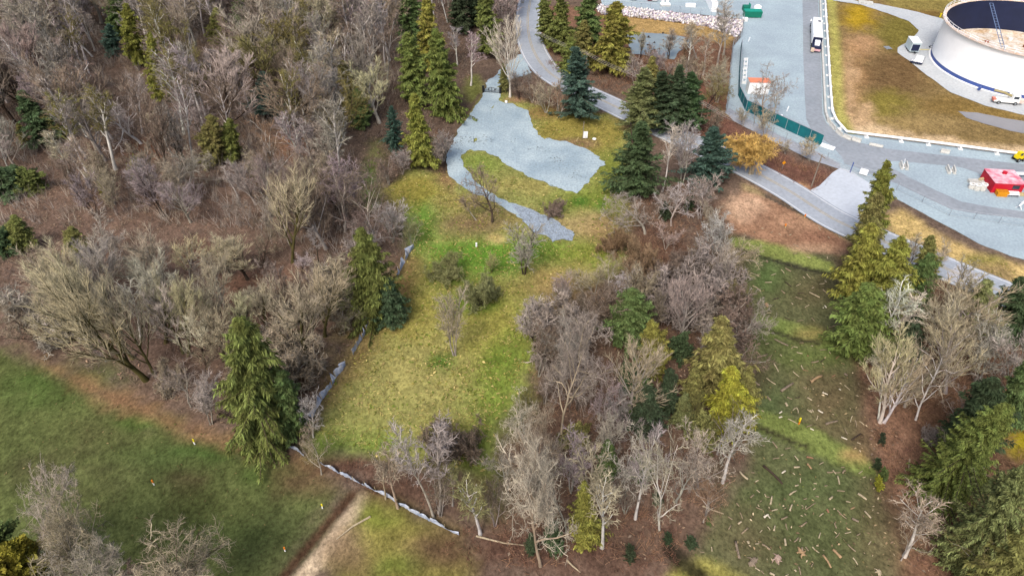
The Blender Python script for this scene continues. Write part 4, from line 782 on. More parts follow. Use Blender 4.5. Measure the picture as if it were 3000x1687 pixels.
flecks('damp_debris', 'dark damp leaf debris washed into patches on the gravel', [ell(1404,412,46,13), ell(1580,440,36,10), ell(1620,470,30,12), ell(1440,330,14,16), ell(1690,520,26,14), ell(1345,420,12,40)], 4.0, [(112,124,128),(98,104,102),(132,142,146)], (.08, .26), 36)

# ------------------------------------------------------------------ the tank farm and yard
def seg_frame(a, b):
    d = b-a; L = d.length; return (a+b)/2, L, math.atan2(d.y, d.x)
WHITE = mat('white_paint', (.78, .80, .82), .5, .05, .5); OFFW = mat('offwhite_paint', (.72, .72, .70), .6, .15, 1.2)
NAVY = mat('dark_blue_steel', A(32,42,76), .6, .2, .4); BLUEB = mat('blue_base_paint', A(70,96,168), .6, .2, .6)
RUST = mat('rusty_steel', A(190,110,70), .9, .4, .8); BLACK = mat('black_paint', (.012, .013, .016), .5, .3, 3)
RUBBER = mat('tyre_rubber', (.02, .02, .022), .9, .2, 4); GLASS = mat('dark_glass', (.02, .03, .04), .1, .2, 2, spec=.6)
TEAL = mat('teal_screen', A(10,118,124), .8, .22, .35, rgb2=A(0,96,108)); STEEL = mat('galvanised_steel', A(178,186,194), .45, .2, 2, metal=.3)
RED = mat('red_paint', A(206,24,52), .6, .15, 1.0); REDROOF = mat('weathered_red_roof', A(244,214,222), .7, .1, .7, rgb2=A(224,120,140))
ORANGE = mat('orange_paint', A(240,160,20), .6, .2, 1.5); ORR = mat('orange_roof', A(240,146,110), .7, .15, .8); YEL = mat('yellow_paint', A(248,222,20), .5, .12, 1.2)
GREEN = mat('green_paint', A(0,128,104), .6, .2, .8); WOOD = mat('lumber', A(214,196,150), .8, .25, 3); POLE = mat('weathered_pole', A(150,138,124), .9, .25, 2, stretch=(6, 6, .5))
MUD = mat('dark_mud', A(70,60,56), .9, .3, 2)

TC, TR, TH = (132.0, 172.0), 20.5, 10.0
t = thing('storage_tank', 'big open white storage tank with blue base band', 'tank', (TC[0], TC[1], 0))
MB().lathe([(TR, .95), (TR, TH)], 96).build('wall', WHITE, t, True)
MB().lathe([(TR+.02, .06), (TR+.02, .95)], 96).build('base_band', BLUEB, t, True)
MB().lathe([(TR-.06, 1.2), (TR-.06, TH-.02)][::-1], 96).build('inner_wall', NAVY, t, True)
MB().lathe([(TR+.5, 0.0), (TR+.5, .12), (TR+.02, .12)][::1], 96).build('footing', OFFW, t, True)
MB().lathe([(TR-.1, TH-.02), (TR-.1, TH+.1), (TR+.75, TH+.1), (TR+.75, TH-.06), (TR-.1, TH-.06)], 96).build('rim_walkway', mat('rim_steel', A(240,232,226), .7, .2, .6, rgb2=A(224,190,160)), t)
for i in range(60):
    q = 2*PI*i/60
    MB().box(((TR+.7)*math.cos(q), (TR+.7)*math.sin(q), TH+.6), (.08, .08, 1.0), q).build('railing_post', WHITE, t)
for z in (TH+.58, TH+1.08):
    MB().lathe([(TR+.67, z-.04), (TR+.73, z-.04), (TR+.73, z+.04), (TR+.67, z+.04), (TR+.67, z-.04)], 96).build('railing', WHITE, t)
dk = MB().lathe([(.01, 1.9), (TR-1.6, 1.9), (TR-1.6, 2.35), (TR-.25, 2.35), (TR-.25, 1.6)], 72).build('floating_roof', mat('stained_deck', A(240,236,228), .8, .2, .4, rgb2=A(214,186,150), scale2=1.6), t)
for i in range(22):
    q = 2*PI*i/22+.1; r0 = 8+9.5*((i*7) % 5)/5
    MB().cyl((r0*math.cos(q), r0*math.sin(q), 2.15), .55, .5, 12).build('deck_hatch', OFFW if i % 3 else RUST, dk)
for a0, a1, r0 in ((3.6, 4.3, 15), (4.5, 5.2, 14), (3.9, 4.7, 11.5)):
    MB().lathe([(r0, 1.905), (r0+.9, 1.905)], 16, a0=a0, a1=a1).build('puddle_stain', mat('deck_stain', A(96,72,60), .6, .3, .8), dk)
MB().box((-3.5, -15.2, 2.5), (.9, 4.2, .9), .35).build('rusty_float', RUST, t)
ld = thing('tank_ladder', 'blue grey rolling ladder leaning inside the white tank', 'ladder', (TC[0]-1.0, TC[1], 0))
for s in (-.45, .45): MB().tube([(s, TR-1.2, TH-.4), (s-4.0, -2.0, 2.5)], .09, 5).build('rail', mat('ladder_steel', A(110,132,170), .5, .2, 2), ld)
for k in range(22):
    f = k/21; MB().tube([(-.45-4.0*f, TR-1.2+(-2-TR+1.2)*f, TH-.4+(2.9-TH)*f), (.45-4.0*f, TR-1.2+(-2-TR+1.2)*f, TH-.4+(2.9-TH)*f)], .05, 4).build('rung', MATS['ladder_steel'], ld)
MB().tube([(-16.5, -13.2, .5), (-17.4, -14.2, .5)], .35, 10).build('manhole', BLUEB, t)
MB().tube([(-11.2, -17.4, .9), (-11.9, -18.6, .7)], .55, 12).build('nozzle', WHITE, t)

# white pipe on short supports around the grass basin
pp = [P(u, v) for u, v in [(2411,-60),(2417,40),(2424,150),(2431,270),(2436,335),(2449,362),(2478,394),(2600,409),(2760,429),(2975,458),(3150,478)]]
pipe = thing('pipeline', 'long white pipe on short supports around the grass basin', 'pipe')
MB().tube([p+Vector((0, 0, .75)) for p in pp], .26, 10).build('pipe', WHITE, pipe, True)
d_acc = 0
for a, b in zip(pp, pp[1:]):
    n = max(1, int((b-a).length/5.5)); m_, L_, rz = seg_frame(a, b)
    for k in range(n):
        q = a.lerp(b, (k+.5)/n); sp_ = MB().box((q.x, q.y, .26), (.3, .5, .52), rz); sp_.box((q.x, q.y, .04), (.9, 1.3, .08), rz); sp_.build('support', OFFW, pipe)
# kerb wall beside it and loose barrier blocks at the bend
kw = thing('kerb_wall', 'low pale concrete kerb wall along the service road', 'wall')
kp = [P(u, v) for u, v in [(2399,-60),(2406,100),(2413,250),(2417,330),(2425,358)]]
for a, b in zip(kp, kp[1:]):
    n = max(1, int((b-a).length/4)); rz = seg_frame(a, b)[2]
    for k in range(n):
        q = a.lerp(b, (k+.5)/n); MB().box((q.x, q.y, .3), ((b-a).length/n-.06, .45, .6), rz).build('block', M_CONC2, kw)
def jersey(u0, v0, u1, v1, label, grp='concrete barrier blocks in the yard', h=.85, wd=.6):
    a, b = P(u0, v0), P(u1, v1); m_, L_, rz = seg_frame(a, b); mb_ = MB(); pr = [(-wd/2, 0), (wd/2, 0), (wd/2, .2), (.13, .45), (.11, h), (-.11, h), (-.13, .45), (-wd/2, .2)]
    vs = [(s*L_/2, y, z) for s in (-1, 1) for y, z in pr]; n = len(pr)
    mb_.add(vs, [tuple(range(n)), tuple(range(n, 2*n))[::-1]]+[(i, n+i, n+(i+1) % n, (i+1) % n) for i in range(n)])
    o = mb_.build('barrier_block', M_CONC2); o.location = m_; o.rotation_euler = (0, 0, rz); tag(o, label, 'barrier', grp)
for i, (a, b) in enumerate((((2424,352),(2430,362)),((2432,366),(2446,382)),((2450,386),(2466,400)),((2470,401),(2493,411)),((2496,410),(2521,418)))):
    jersey(*a, *b, ['first','second','third','fourth','fifth'][i]+' concrete barrier block around the bend, counted from the truck')
jersey(2637,480,2642,497,'left barrier block of the pair nearest the tall cedar'); jersey(2653,482,2657,499,'right barrier block of the pair nearest the tall cedar')
jersey(2773,492,2780,510,'left barrier block of the pair nearest the red shed'); jersey(2791,494,2796,511,'right barrier block of the pair nearest the red shed')
jersey(2754,446,2780,450,'flat pale block between white pipe and service road'); jersey(2546,424,2586,432,'long low kerb block between bend and service road', h=.5)
for (u, v, uu, vv, lb) in ((2647,492,2652,466,'thin white post between the barrier pair near the tall cedar'), (2786,503,2790,490,'short white post between the barrier pair near the red shed')):
    p = P(u, v); q = at_depth(uu, vv, p.y); o = MB().tube([(0, 0, 0), (q.x-p.x, 0, q.z)], .06, 6).box((0, 0, .05), (.4, .4, .1)).build('marker_post', WHITE); o.location = p; tag(o, lb, 'post')

# semi trailer truck on the service road
a, b = P(2389, 157), P(2386, 76); m_, L_, rz = seg_frame(a, b); tr = thing('truck', 'long white tanker truck parked on the service road', 'truck', a, rz)
def wheels(par, xs_, y, r=.5, w_=.3):
    for x in xs_:
        for s in (-1, 1):
            wh = MB().cyl((x, s*y, r), r, w_, 16, axis='y').build('wheel', RUBBER, par); MB().cyl((x, s*(y+.02), r), r*.5, w_, 10, axis='y').build('rim', STEEL, wh)
MB().box((L_*.48, 0, .85), (L_*.94, 1.0, .25)).build('chassis', BLACK, tr)
mb_ = MB(); pr = [(-1.3, 1.1), (-1.3, 2.9), (-.9, 3.5), (.9, 3.5), (1.3, 2.9), (1.3, 1.1)]; n = len(pr)
vs = [(x, y, z) for x in (L_*.20, L_*.80) for y, z in pr]; mb_.add(vs, [tuple(range(n))[::-1], tuple(range(n, 2*n))]+[(i, (i+1) % n, n+(i+1) % n, n+i) for i in range(n)]); mb_.build('trailer_body', WHITE, tr)
MB().box((L_*.70, -.3, 3.56), (.9, .7, .12)).build('roof_vent', BLACK, tr)
MB().box((L_*.10, 0, 1.3), (L_*.17, 2.4, .5)).box((L_*.185, 0, 2.0), (.15, 2.4, 1.8)).build('rear_deck', NAVY, tr)
MB().box((L_*.11, 0, 2.0), (1.6, 1.3, 1.0)).build('pump_box', WHITE, tr); MB().box((.35, .1, .8), (.5, 2.2, .5)).build('rear_bumper', mat('pink_reflector', A(240,190,196), .6, .2, 3), tr)
MB().box((.1, 1.0, .9), (.9, .8, .9)).build('crate', mat('crate_plastic', A(236,214,190), .7, .3, 4), tr)
MB().box((L_*.865, 0, 1.95), (2.0, 2.4, 2.2), taper=.92).box((L_*.955, 0, 1.5), (1.6, 2.0, 1.2), taper=.85).build('cab', WHITE, tr)
MB().box((L_*.915, 0, 2.5), (.06, 2.0, .8), rx=0).build('windscreen', GLASS, tr)
for s in (-1, 1): MB().box((L_*.90, s*1.5, 2.2), (.15, .3, .6)).build('mirror', WHITE, tr)
wheels(tr, (L_*.14, L_*.22, L_*.72, L_*.79, L_*.95), 1.15)

def boxcar(name, label, cat, u, v, size, rz, roof, wallm, extra=None, lift=.0):
    """box-shaped cabin or container at a foot point (its nearest lower corner side centre)"""
    t_ = thing(name, label, cat, P(u, v), rz); l, w_, h = size
    MB().box((0, w_/2, lift+h/2), (l, w_, h)).build('walls', wallm, t_)
    MB().box((0, w_/2, lift+h+.05), (l+.12, w_+.12, .1)).build('roof', roof, t_)
    return t_
c_ = boxcar('shipping_container', 'white container with orange roof behind the teal fence', 'container', 2220, 276, (4.9, 2.5, 2.9), -.06, ORR, WHITE)
for x in np.linspace(-2.2, 2.2, 10): MB().box((x, -.03, 1.45), (.12, .06, 2.7)).build('rib', OFFW, c_)
MB().box((-2.47, 1.25, 1.4), (.05, 2.2, 2.6)).build('door', OFFW, c_)
s_ = boxcar('red_shed', 'red metal shed with weathered pinkish roof in the yard', 'shed', 2945, 567, (5.6, 5.2, 2.2), -.10, REDROOF, RED)
MB().cyl((.3, 3.6, 2.5), .42, .5, 14).build('roof_vent', RED, s_); MB().box((1.35, -.03, 1.5), (1.3, .06, .8)).build('window', GLASS, s_)
for k in range(4): MB().box((0, .6+1.3*k, 2.33), (5.6, .1, .06)).build('roof_seam', REDROOF, s_)
sk = thing('orange_skip', 'orange yellow skip bin in front of the red shed', 'skip', P(2935, 577), -.12)
mb_ = MB().box((0, .55, .5), (1.9, 1.1, 1.0), taper=1.12); mb_.build('bin', ORANGE, sk); MB().box((0, .55, 1.02), (1.7, .9, .04)).build('load', mat('skip_load', A(214,140,20), .9, .4, 3), sk)
for i, (u, v) in enumerate(((2962, 572), (2964, 577))):
    tb = thing('work_table', ['white slatted table against the red shed', 'lower white bench in front of the slatted table'][i], 'table', P(u, v), -.1)
    MB().box((0, 0, .75-.15*i), (2.3, .55, .08)).build('top', WHITE, tb)
    for x in (-1, 1): MB().box((x, 0, .35-.07*i), (.1, .5, .7-.14*i)).build('leg', STEEL, tb)
lb_ = thing('lumber_stack', 'stack of yellow lumber at the right edge beside the shed', 'lumber', P(2998, 572), -.1)
for k in range(5): MB().box((0, -.4+.2*k, .2+.1*(k % 2)), (2.6, .17, .3)).build('plank', WOOD, lb_)
bm_ = thing('steel_trestle', 'white angled steel trestle at the right edge', 'trestle', P(2992, 604), .7)
MB().box((0, 0, .8), (3.2, .3, .2)).build('beam', WHITE, bm_)
for x in (-1.3, 1.3): MB().tube([(x, -.5, 0), (x, 0, .8), (x, .5, 0)], .07, 5).build('leg', WHITE, bm_)
bm2 = thing('steel_trestle', 'white trestle against the far corner of the red shed', 'trestle', P(2990, 520), -.05)
MB().box((0, 0, .9), (3.2, .6, .3)).build('beam', WHITE, bm2)
for x in (-1.3, 1.3): MB().box((x, 0, .4), (.15, .5, .8)).build('leg', WHITE, bm2)
# culvert rings and slabs left of the shed
for i, (u, v, lb) in enumerate(((2844, 551, 'leftmost pale concrete ring beside the red shed'), (2860, 556, 'middle pale concrete ring beside the red shed'), (2877, 557, 'right pale concrete ring, nearest the red shed'))):
    cr = thing('concrete_ring', lb, 'ring', P(u, v), 0, 'concrete rings beside the shed')
    MB().lathe([(.55, 0), (.55, .9+.2*i), (.38, .9+.2*i), (.38, 0), (.55, 0)], 20).build('ring', M_CONC2, cr, True); MB().lathe([(.62, .9+.2*i), (.62, 1.0+.2*i), (.3, 1.0+.2*i)], 20).build('collar', OFFW, cr)
sl = thing('slab_stack', 'stack of long pale concrete slabs behind the rings', 'slabs', P(2857, 535), -.06)
for k in range(3): MB().box((0, -.35+.35*k, .3), (2.9, .3, .5)).build('slab', M_CONC2, sl)
MB().box((1.2, .3, .75), (1.5, .5, .3), .4).build('slab', WOOD, sl)
rb = thing('rubble_pile', 'low grey gravel pile against the red shed', 'pile', P(2886, 540)); mb_ = MB(); mb_.lathe([(1.2, -.02), (.8, .35), (.02, .6)], 14); mb_.build('heap', M_YARD, rb)
# yellow loader cut by the right edge
yl = thing('yellow_loader', 'yellow wheel loader at the end of the white pipe', 'loader', P(2982, 470), .25)
MB().box((0, 0, 1.3), (2.6, 1.7, .9), taper=.92).box((1.0, 0, 1.95), (1.0, 1.5, .5), taper=.9).build('body', YEL, yl); MB().box((-.4, 0, 2.2), (1.2, 1.3, 1.1), taper=.88).build('cab', YEL, yl)
MB().box((-.4, -.66, 2.25), (.9, .04, .7)).build('window', GLASS, yl); MB().tube([(1.2, .5, 1.2), (2.2, .5, .9), (2.9, .5, .5)], .16, 6).tube([(1.2, -.5, 1.2), (2.2, -.5, .9), (2.9, -.5, .5)], .16, 6).build('arm', YEL, yl)
MB().box((3.2, 0, .45), (.7, 2.0, .8), taper=.8).build('bucket', YEL, yl); wheels(yl, (-.85, .95), .85, .6, .4); yl.scale = (.75, .75, .75)
# trailers and light tower by the tank
tl = thing('cargo_trailer', 'grey cargo trailer with dark open back by the tank', 'trailer', P(2676, 158), 1.42)
MB().box((2.3, 0, 1.7), (4.4, 2.3, 2.4)).build('box_body', mat('pale_blue_paint', A(206,224,230), .6, .1, 1), tl); MB().box((.06, 0, 1.6), (.08, 1.9, 1.7)).build('open_back', NAVY, tl); MB().box((-.5, 0, .5), (1.0, .3, .2)).build('hitch', BLACK, tl)
MB().box((2.3, 0, 2.95), (4.5, 2.4, .1)).build('roof', WHITE, tl); wheels(tl, (1.9, 2.8), 1.0, .38, .25)
lt = thing('light_tower', 'white hooded light tower trailer below the cargo trailer', 'trailer', P(2684, 186), -.55)
MB().box((0, -.3, .5), (2.9, 1.5, .18)).build('deck', NAVY, lt); MB().box((.35, .1, 1.25), (2.0, 1.4, 1.3), taper=.85).build('hood', WHITE, lt); MB().box((-1.2, -.4, .75), (.3, .3, .3)).box((-.75, -.4, .75), (.3, .3, .3)).build('lamp', WHITE, lt)
MB().tube([(1.3, -.3, .6), (1.6, -.3, 2.2)], .08, 6).build('mast', STEEL, lt); wheels(lt, (.1,), .75, .34, .22)
ct = thing('boom_truck', 'small white boom truck parked at the foot of the tank', 'truck', P(2944, 302), -.22)
MB().box((-.2, 0, .7), (5.4, 1.9, .35)).build('bed', OFFW, ct); MB().box((1.6, 0, 1.6), (1.6, 1.9, 1.5), taper=.9).build('cab', WHITE, ct); MB().box((3.0, 0, .9), (1.0, 1.6, .7)).build('box', mat('pale_pink', A(236,214,200), .7, .15, 2), ct)
MB().tube([(1.2, .3, 1.6), (-1.0, .5, 2.3), (-3.0, 1.2, 2.4)], .28, 6).build('boom', mat('olive_boom', A(170,158,110), .7, .2, 2), ct); MB().box((-2.8, -.2, .9), (.7, 1.2, .5)).build('rear_box', mat('red_tail', A(230,140,120), .7, .2, 2), ct)
MB().box((1.55, -.93, 1.8), (1.1, .04, .6)).build('window', GLASS, ct); wheels(ct, (-1.8, 1.8), .9, .42, .28)
tn = thing('work_tent', 'small white and red canopy against the tank wall', 'canopy', P(2745, 140), .5)
MB().add([(-1.1, -1, 1.2), (1.1, -1, 1.2), (1.1, 1, 1.2), (-1.1, 1, 1.2), (0, 0, 1.9)], [(0, 1, 4), (1, 2, 4), (2, 3, 4), (3, 0, 4), (3, 2, 1, 0)]).build('roof', OFFW, tn); MB().box((-.5, -.95, .75), (1.1, .05, .8)).build('flap', mat('red_flap', A(246,140,140), .7, .15, 2), tn)
for x in (-1, 1):
    for y in (-.9, .9): MB().box((x, y, .6), (.08, .08, 1.2)).build('leg', STEEL, tn)
hz_ = MB().lathe([(.75, .03), (.75, .16), (.95, .16), (.95, .03), (.75, .03)], 18).build('coiled_hose', BLACK); hz_.location = P(2732, 140); tag(hz_, 'black coiled hose beside the red canopy', 'hose')
o = MB().box((0, 0, .1), (2.9, .28, .2), -.03).build('yellow_beam', mat('pale_yellow_paint', A(232,222,170), .7, .15, 2)); o.location = P(2708, 147); tag(o, 'pale yellow beam on the gravel between trailer and tank', 'beam')
gr = thing('grey_grating', 'small slatted grey grating lying on the brown grass', 'grating', P(2601, 141), .1)
for k in range(5): MB().box((0, -.8+.4*k, .08), (1.5, .22, .08)).build('slat', STEEL, gr)
for x in (-.7, .7): MB().box((x, 0, .03), (.12, 2.0, .06)).build('bearer', STEEL, gr)
o = MB().box((0, 0, .5), (.25, .25, 1.0)).box((0, 0, 1.1), (.5, .3, .3)).build('valve_post', YEL); o.location = P(2753, 52); tag(o, 'yellow valve post in the grass above the tank track', 'post')
o = MB().box((0, 0, .2), (4.2, 2.4, .4), -.3).build('concrete_plinth', M_CONC2); o.location = P(2536, 10); tag(o, 'white concrete plinth on the track at the top edge', 'plinth')
o = MB().box((0, 0, .55), (1.1, .3, .7)).box((0, 0, .1), (.5, .4, .2)).build('sluice_box', WHITE); o.location = P(2736, 169); tag(o, 'small white box at the foot of the tank wall', 'box')

# teal screen fence
def panel_fence(name, label, cat, pts, h, pw, pm, postm, lean=0.0):
    f = thing(name, label, cat); ps = [P(u, v) for u, v in pts]
    for a, b in zip(ps, ps[1:]):
        n = max(1, round((b-a).length/pw)); rz = seg_frame(a, b)[2]
        for k in range(n):
            p, q = a.lerp(b, k/n), a.lerp(b, (k+1)/n); c = (p+q)/2
            MB().box((c.x, c.y, h/2+.05), ((q-p).length-.05, .07, h-.1), rz).build('panel', pm, f)
            MB().box((p.x, p.y, h/2), (.12, .14, h+.1), rz).build('post', postm, f)
        MB().box(((a.x+b.x)/2, (a.y+b.y)/2, h+.06), ((b-a).length, .16, .08), rz).build('top_rail', postm, f)
    return f
panel_fence('screen_fence', 'tall teal screen fence along the road side of the yard', 'fence', [(2184,325),(2266,364),(2335,396),(2404,428)], 2.6, 3.0, TEAL, STEEL)
panel_fence('screen_fence', 'teal screen fence along the pond side of the yard', 'fence', [(2170,140),(2165,210),(2162,280),(2183,323)], 2.4, 3.0, TEAL, STEEL)
def wire_fence(label, pts, h=2.0, step=3.0):
    f = thing('chain_fence', label, 'fence'); ps = [P(u, v) for u, v in pts]
    for a, b in zip(ps, ps[1:]):
        n = max(1, round((b-a).length/step)); d = b-a; rz = seg_frame(a, b)[2]
        for k in range(n): p = a.lerp(b, k/n); MB().tube([(p.x, p.y, 0), (p.x, p.y, h)], .05, 6).build('post', STEEL, f)
        for z in (h, h*.5, .1): MB().tube([(a.x, a.y, z), (b.x, b.y, z)], .035 if z == h else .02, 4).build('rail', STEEL, f)
        # woven mesh: crossing wires
        mb_ = MB(); m = max(2, int(d.length/.9))
        for k in range(m):
            p, q = a.lerp(b, k/m), a.lerp(b, min(1, (k+1.6)/m)); mb_.tube([(p.x, p.y, .1), (q.x, q.y, h)], .009, 3, cap=False); mb_.tube([(p.x, p.y, h), (q.x, q.y, .1)], .009, 3, cap=False)
        mb_.build('wire_mesh', STEEL, f)
wire_fence('outer chain link fence beside the strip of gravel', [(2128,325),(2262,398),(2380,452),(2462,492)])
wire_fence('chain link fence between the pond and the yard', [(2178,60),(2172,110),(2146,138),(2128,325)])
wire_fence('chain link fence along the top of the rock bank', [(1768,18),(1960,36),(2176,58)])
wire_fence('chain link fence between straw bank and lower service road', [(2626,556),(2780,632),(3000,664),(3180,690)], 1.6, 5)
# rails standing beside the teal fence
rk = thing('pipe_rack', 'white pipe rack beside the teal pond side fence', 'rack')
a, b = P(2180, 178), P(2174, 246)
for off in (0, .8): MB().tube([(a.x+off, a.y, .7), (b.x+off, b.y, .7)], .09, 6).build('pipe', WHITE, rk)
for k in range(6): q = a.lerp(b, k/5); MB().box((q.x+.4, q.y, .35), (1.1, .12, .7)).build('trestle', OFFW, rk)
o = MB().lathe([(.25, 0), (.25, .5), (.1, .5), (.1, .3)], 14).build('white_drum', WHITE); o.location = P(2289, 343); tag(o, 'small white drum behind the teal roadside fence', 'drum')
for i, (u, v, lb) in enumerate(((2305, 326, 'thin white post standing in the yard near the teal fence'), (2193, 122, 'slim white upright by the pond side fence'))):
    o = MB().tube([(0, 0, 0), (.15, 0, 1.2)], .12, 8, 0).build('white_bollard', WHITE); o.location = P(u, v); tag(o, lb, 'post')
ps_ = thing('plank_stack', 'stack of white planks at the end of the teal fence', 'planks', P(2424, 432), -.72)
for k in range(3): MB().box((0, -.5+.45*k, .2), (3.0, .35, .3)).build('plank', WHITE, ps_)
gt = thing('entrance_gate', 'blue framed sliding gate and white box at the yard entrance', 'gate', P(2514, 512), -.62)
for x in (-1.6, 4.6): MB().tube([(x, 0, 0), (x, 0, 2.3)], .1, 8).build('post', BLUEB, gt)
for z in (.3, 1.1, 1.9): MB().tube([(-1.6, 0, z), (4.6, 0, z)], .03, 5).build('rail', STEEL, gt)
MB().box((.8, .5, .7), (1.5, .7, 1.0)).build('control_box', WHITE, gt)
# top compound
dm = thing('green_skip', 'long green roll-off skip at the corner of the yard', 'skip', P(2205, 54), -.03)
MB().box((0, 1.2, 1.0), (5.0, 2.3, 1.7), taper=1.05).build('bin', GREEN, dm); MB().box((0, 1.2, 1.9), (4.9, 2.2, .1)).build('lid', mat('green_lid', A(20,160,138), .6, .15, 1), dm)
dm2 = thing('green_crate', 'smaller green skip behind the long one', 'skip', P(2186, 34), -.03); MB().box((0, .9, .7), (1.9, 1.8, 1.4)).build('bin', GREEN, dm2); MB().box((1.0, .9, 1.0), (.1, 2.0, 2.0)).build('tailboard', MATS['green_lid'], dm2)
o = MB().lathe([(1.2, 0), (1.1, .9), (.5, 1.3), (.02, 1.35)], 12).build('white_bag', WHITE); o.location = P(2219, 28); tag(o, 'white bulk bag beside the green skips', 'bag')
for (u, v, sx_, sy_, h, m_, nm, lb) in ((2091,36,1.7,12,2.6,WHITE,'site_cabin','long narrow white cabin at the top of the yard'),(2023,22,3.0,1.2,.8,OFFW,'white_pallet','low white crate on the top compound strip'),(1950,20,3.0,2.0,.4,M_CONC2,'concrete_slab','flat pale slab on the top compound strip'),(1942,7,.9,.9,1.4,WHITE,'white_cabinet','left white cabinet at the top edge'),(1955,8,.9,.9,1.4,WHITE,'white_cabinet','right white cabinet at the top edge'),(2183,64,1.4,1.2,.8,OFFW,'scrap_board','pale board beside the corner of the yard fence')):
    o_ = thing(nm, lb, 'box', P(u, v), -.05); MB().box((0, sy_/2, h/2), (sx_, sy_, h)).build('body', m_, o_); MB().box((0, sy_/2, h+.03), (sx_+.08, sy_+.08, .06)).build('top', WHITE, o_)
for (u, v, m_, lb) in ((1855, 3, WHITE, 'white van cut by the top edge above the rock bank'), (1905, 5, RED, 'red car cut by the top edge above the rock bank'), (1917, 6, WHITE, 'white and red pickup cut by the top edge')):
    cv = thing('parked_car', lb, 'car', P(u, v), 1.45, 'cars at the top edge'); MB().box((1.9, 0, .75), (4.0, 1.75, .7)).build('body', m_, cv); MB().box((2.0, 0, 1.35), (2.2, 1.6, .6), taper=.85).build('cabin', m_, cv); MB().box((.85, 0, 1.3), (.05, 1.3, .4)).build('rear_window', GLASS, cv); wheels(cv, (.7, 3.1), .8, .33, .2)
# rock bank and pond stumps
rng = np.random.default_rng(9); RB = [(1740,18),(1800,20),(1960,40),(2176,62),(2178,80),(2160,110),(2060,78),(1960,64),(1840,50),(1760,44)]
w = np.array(W(RB)); cnd = np.c_[rng.uniform(w[:,0].min(), w[:,0].max(), 9000), rng.uniform(w[:,1].min(), w[:,1].max(), 9000)]; cnd = cnd[inside(cnd[:,0], cnd[:,1], [tuple(q) for q in w])][:2600]
ico = np.array([(1,0,0),(-1,0,0),(0,1,0),(0,-1,0),(0,0,1),(0,0,-1)], float); icf = np.array([(0,2,4),(2,1,4),(1,3,4),(3,0,4),(2,0,5),(1,2,5),(3,1,5),(0,3,5)])
sz = rng.uniform(.22, .55, len(cnd)); V = ico[None]*sz[:, None, None]*rng.uniform(.6, 1.3, (len(cnd), 6, 3))+rng.normal(0, .06, (len(cnd), 6, 3)); V += np.c_[cnd, rng.uniform(.0, .5, len(cnd))][:, None]
cc = np.array([A(206,200,206), A(190,176,186), A(222,216,212), A(176,172,184), A(232,226,214)])[rng.integers(5, size=len(cnd))]
tag(link('rock_bank', np_mesh('rock_bank', V.reshape(-1, 3), (np.arange(len(cnd))[:, None, None]*6+icf[None]).reshape(-1, 3), M_BRUSH, False, np.repeat(cc, 6, 0))), 'bank of pale broken rock above the pond', kind='stuff')
ords = ['first','second','third','fourth','fifth','sixth','seventh','eighth','ninth','tenth','eleventh','twelfth']
for i, (u, v, s) in enumerate(((1872,122,.5),(1880,125,.35),(1900,110,.7),(1898,133,.5),(1917,126,.5),(1916,152,1.1),(1943,118,.35),(1967,113,.7),(1942,98,.5),(1932,144,.4),(1890,152,.4),(1958,166,.4))):
    st = thing('pond_stump', ords[i]+' dark stump in the grey pond, counted from the left', 'stump', P(u, v), i*.8, 'stumps in the pond')
    mb_ = MB().lathe([(.55*s, -.05), (.4*s, .25*s), (.34*s, .6*s), (.02, .65*s)], 9); mb_.build('butt', MUD, st)
    for k in range(3): q = k*2.1; MB().tube([(0, 0, .2*s), (1.0*s*math.cos(q), 1.0*s*math.sin(q), .04)], [.16*s, .05*s], 5).build('root', MUD, st)

# ------------------------------------------------------------------ gate, posts, signs, wires
g = thing('driveway_gate', 'black arched double leaf gate across the driveway', 'gate', P(1441, 272), -.16)
for s in (-1, 1):
    pl = MB().box((s*2.1, 0, .75), (.45, .45, 1.5)).build('pillar', BLACK, g); MB().box((s*2.1, 0, 1.54), (.56, .56, .1)).build('cap', BLACK, pl)
    lf = MB().tube([(s*.04, 0, .12), (s*.04, 0, 1.35)], .04, 5).tube([(s*1.85, 0, .12), (s*1.85, 0, 1.0)], .04, 5).tube([(s*.04, 0, .12), (s*1.85, 0, .12)], .04, 5).tube([(s*.04, 0, 1.35), (s*.6, 0, 1.3), (s*1.2, 0, 1.1), (s*1.85, 0, 1.0)], .045, 5).tube([(s*.04, 0, .55), (s*1.85, 0, .55)], .035, 5).build('gate_leaf', BLACK, g)
    for k in range(11): x = s*(.2+.155*k); MB().tube([(x, 0, .12), (x, 0, 1.32-.03*k)], .022, 4).build('bar', BLACK, lf)
    MB().cyl((s*.8, 0, .85), .2, .05, 12, axis='y').build('emblem', BLACK, lf)
MB().box((0, 0, .8), (.14, .1, 1.2)).build('latch_post', BLACK, g)
o = MB().lathe([(.38, 0), (.34, .3), (.02, .42)], 9).build('pale_boulder', OFFW); o.location = P(1483, 300); tag(o, 'pale boulder at the corner of the gravel near the gate', 'boulder')
p = P(1707, 408); sp_ = thing('service_post', 'thin grey power post with a white meter board on the lawn', 'post', p)
MB().tube([(0, 0, 0), (.02, 0, 4.1)], .08, 8).build('post', POLE, sp_); MB().tube([(0, 0, 4.0), (.0, 0, 4.3)], .03, 5).build('pin', STEEL, sp_)
MB().box((.55, -.05, 1.1), (.95, .08, 1.55)).build('meter_board', WHITE, sp_); MB().box((.55, -.12, .85), (.4, .08, .5)).build('meter', OFFW, sp_)
o = MB().lathe([(.42, 0), (.42, .12), (.3, .18), (.02, .2)], 18).build('well_cap', WHITE); o.location = P(1741, 408); tag(o, 'round white cap on the lawn beside the power post', 'cap')
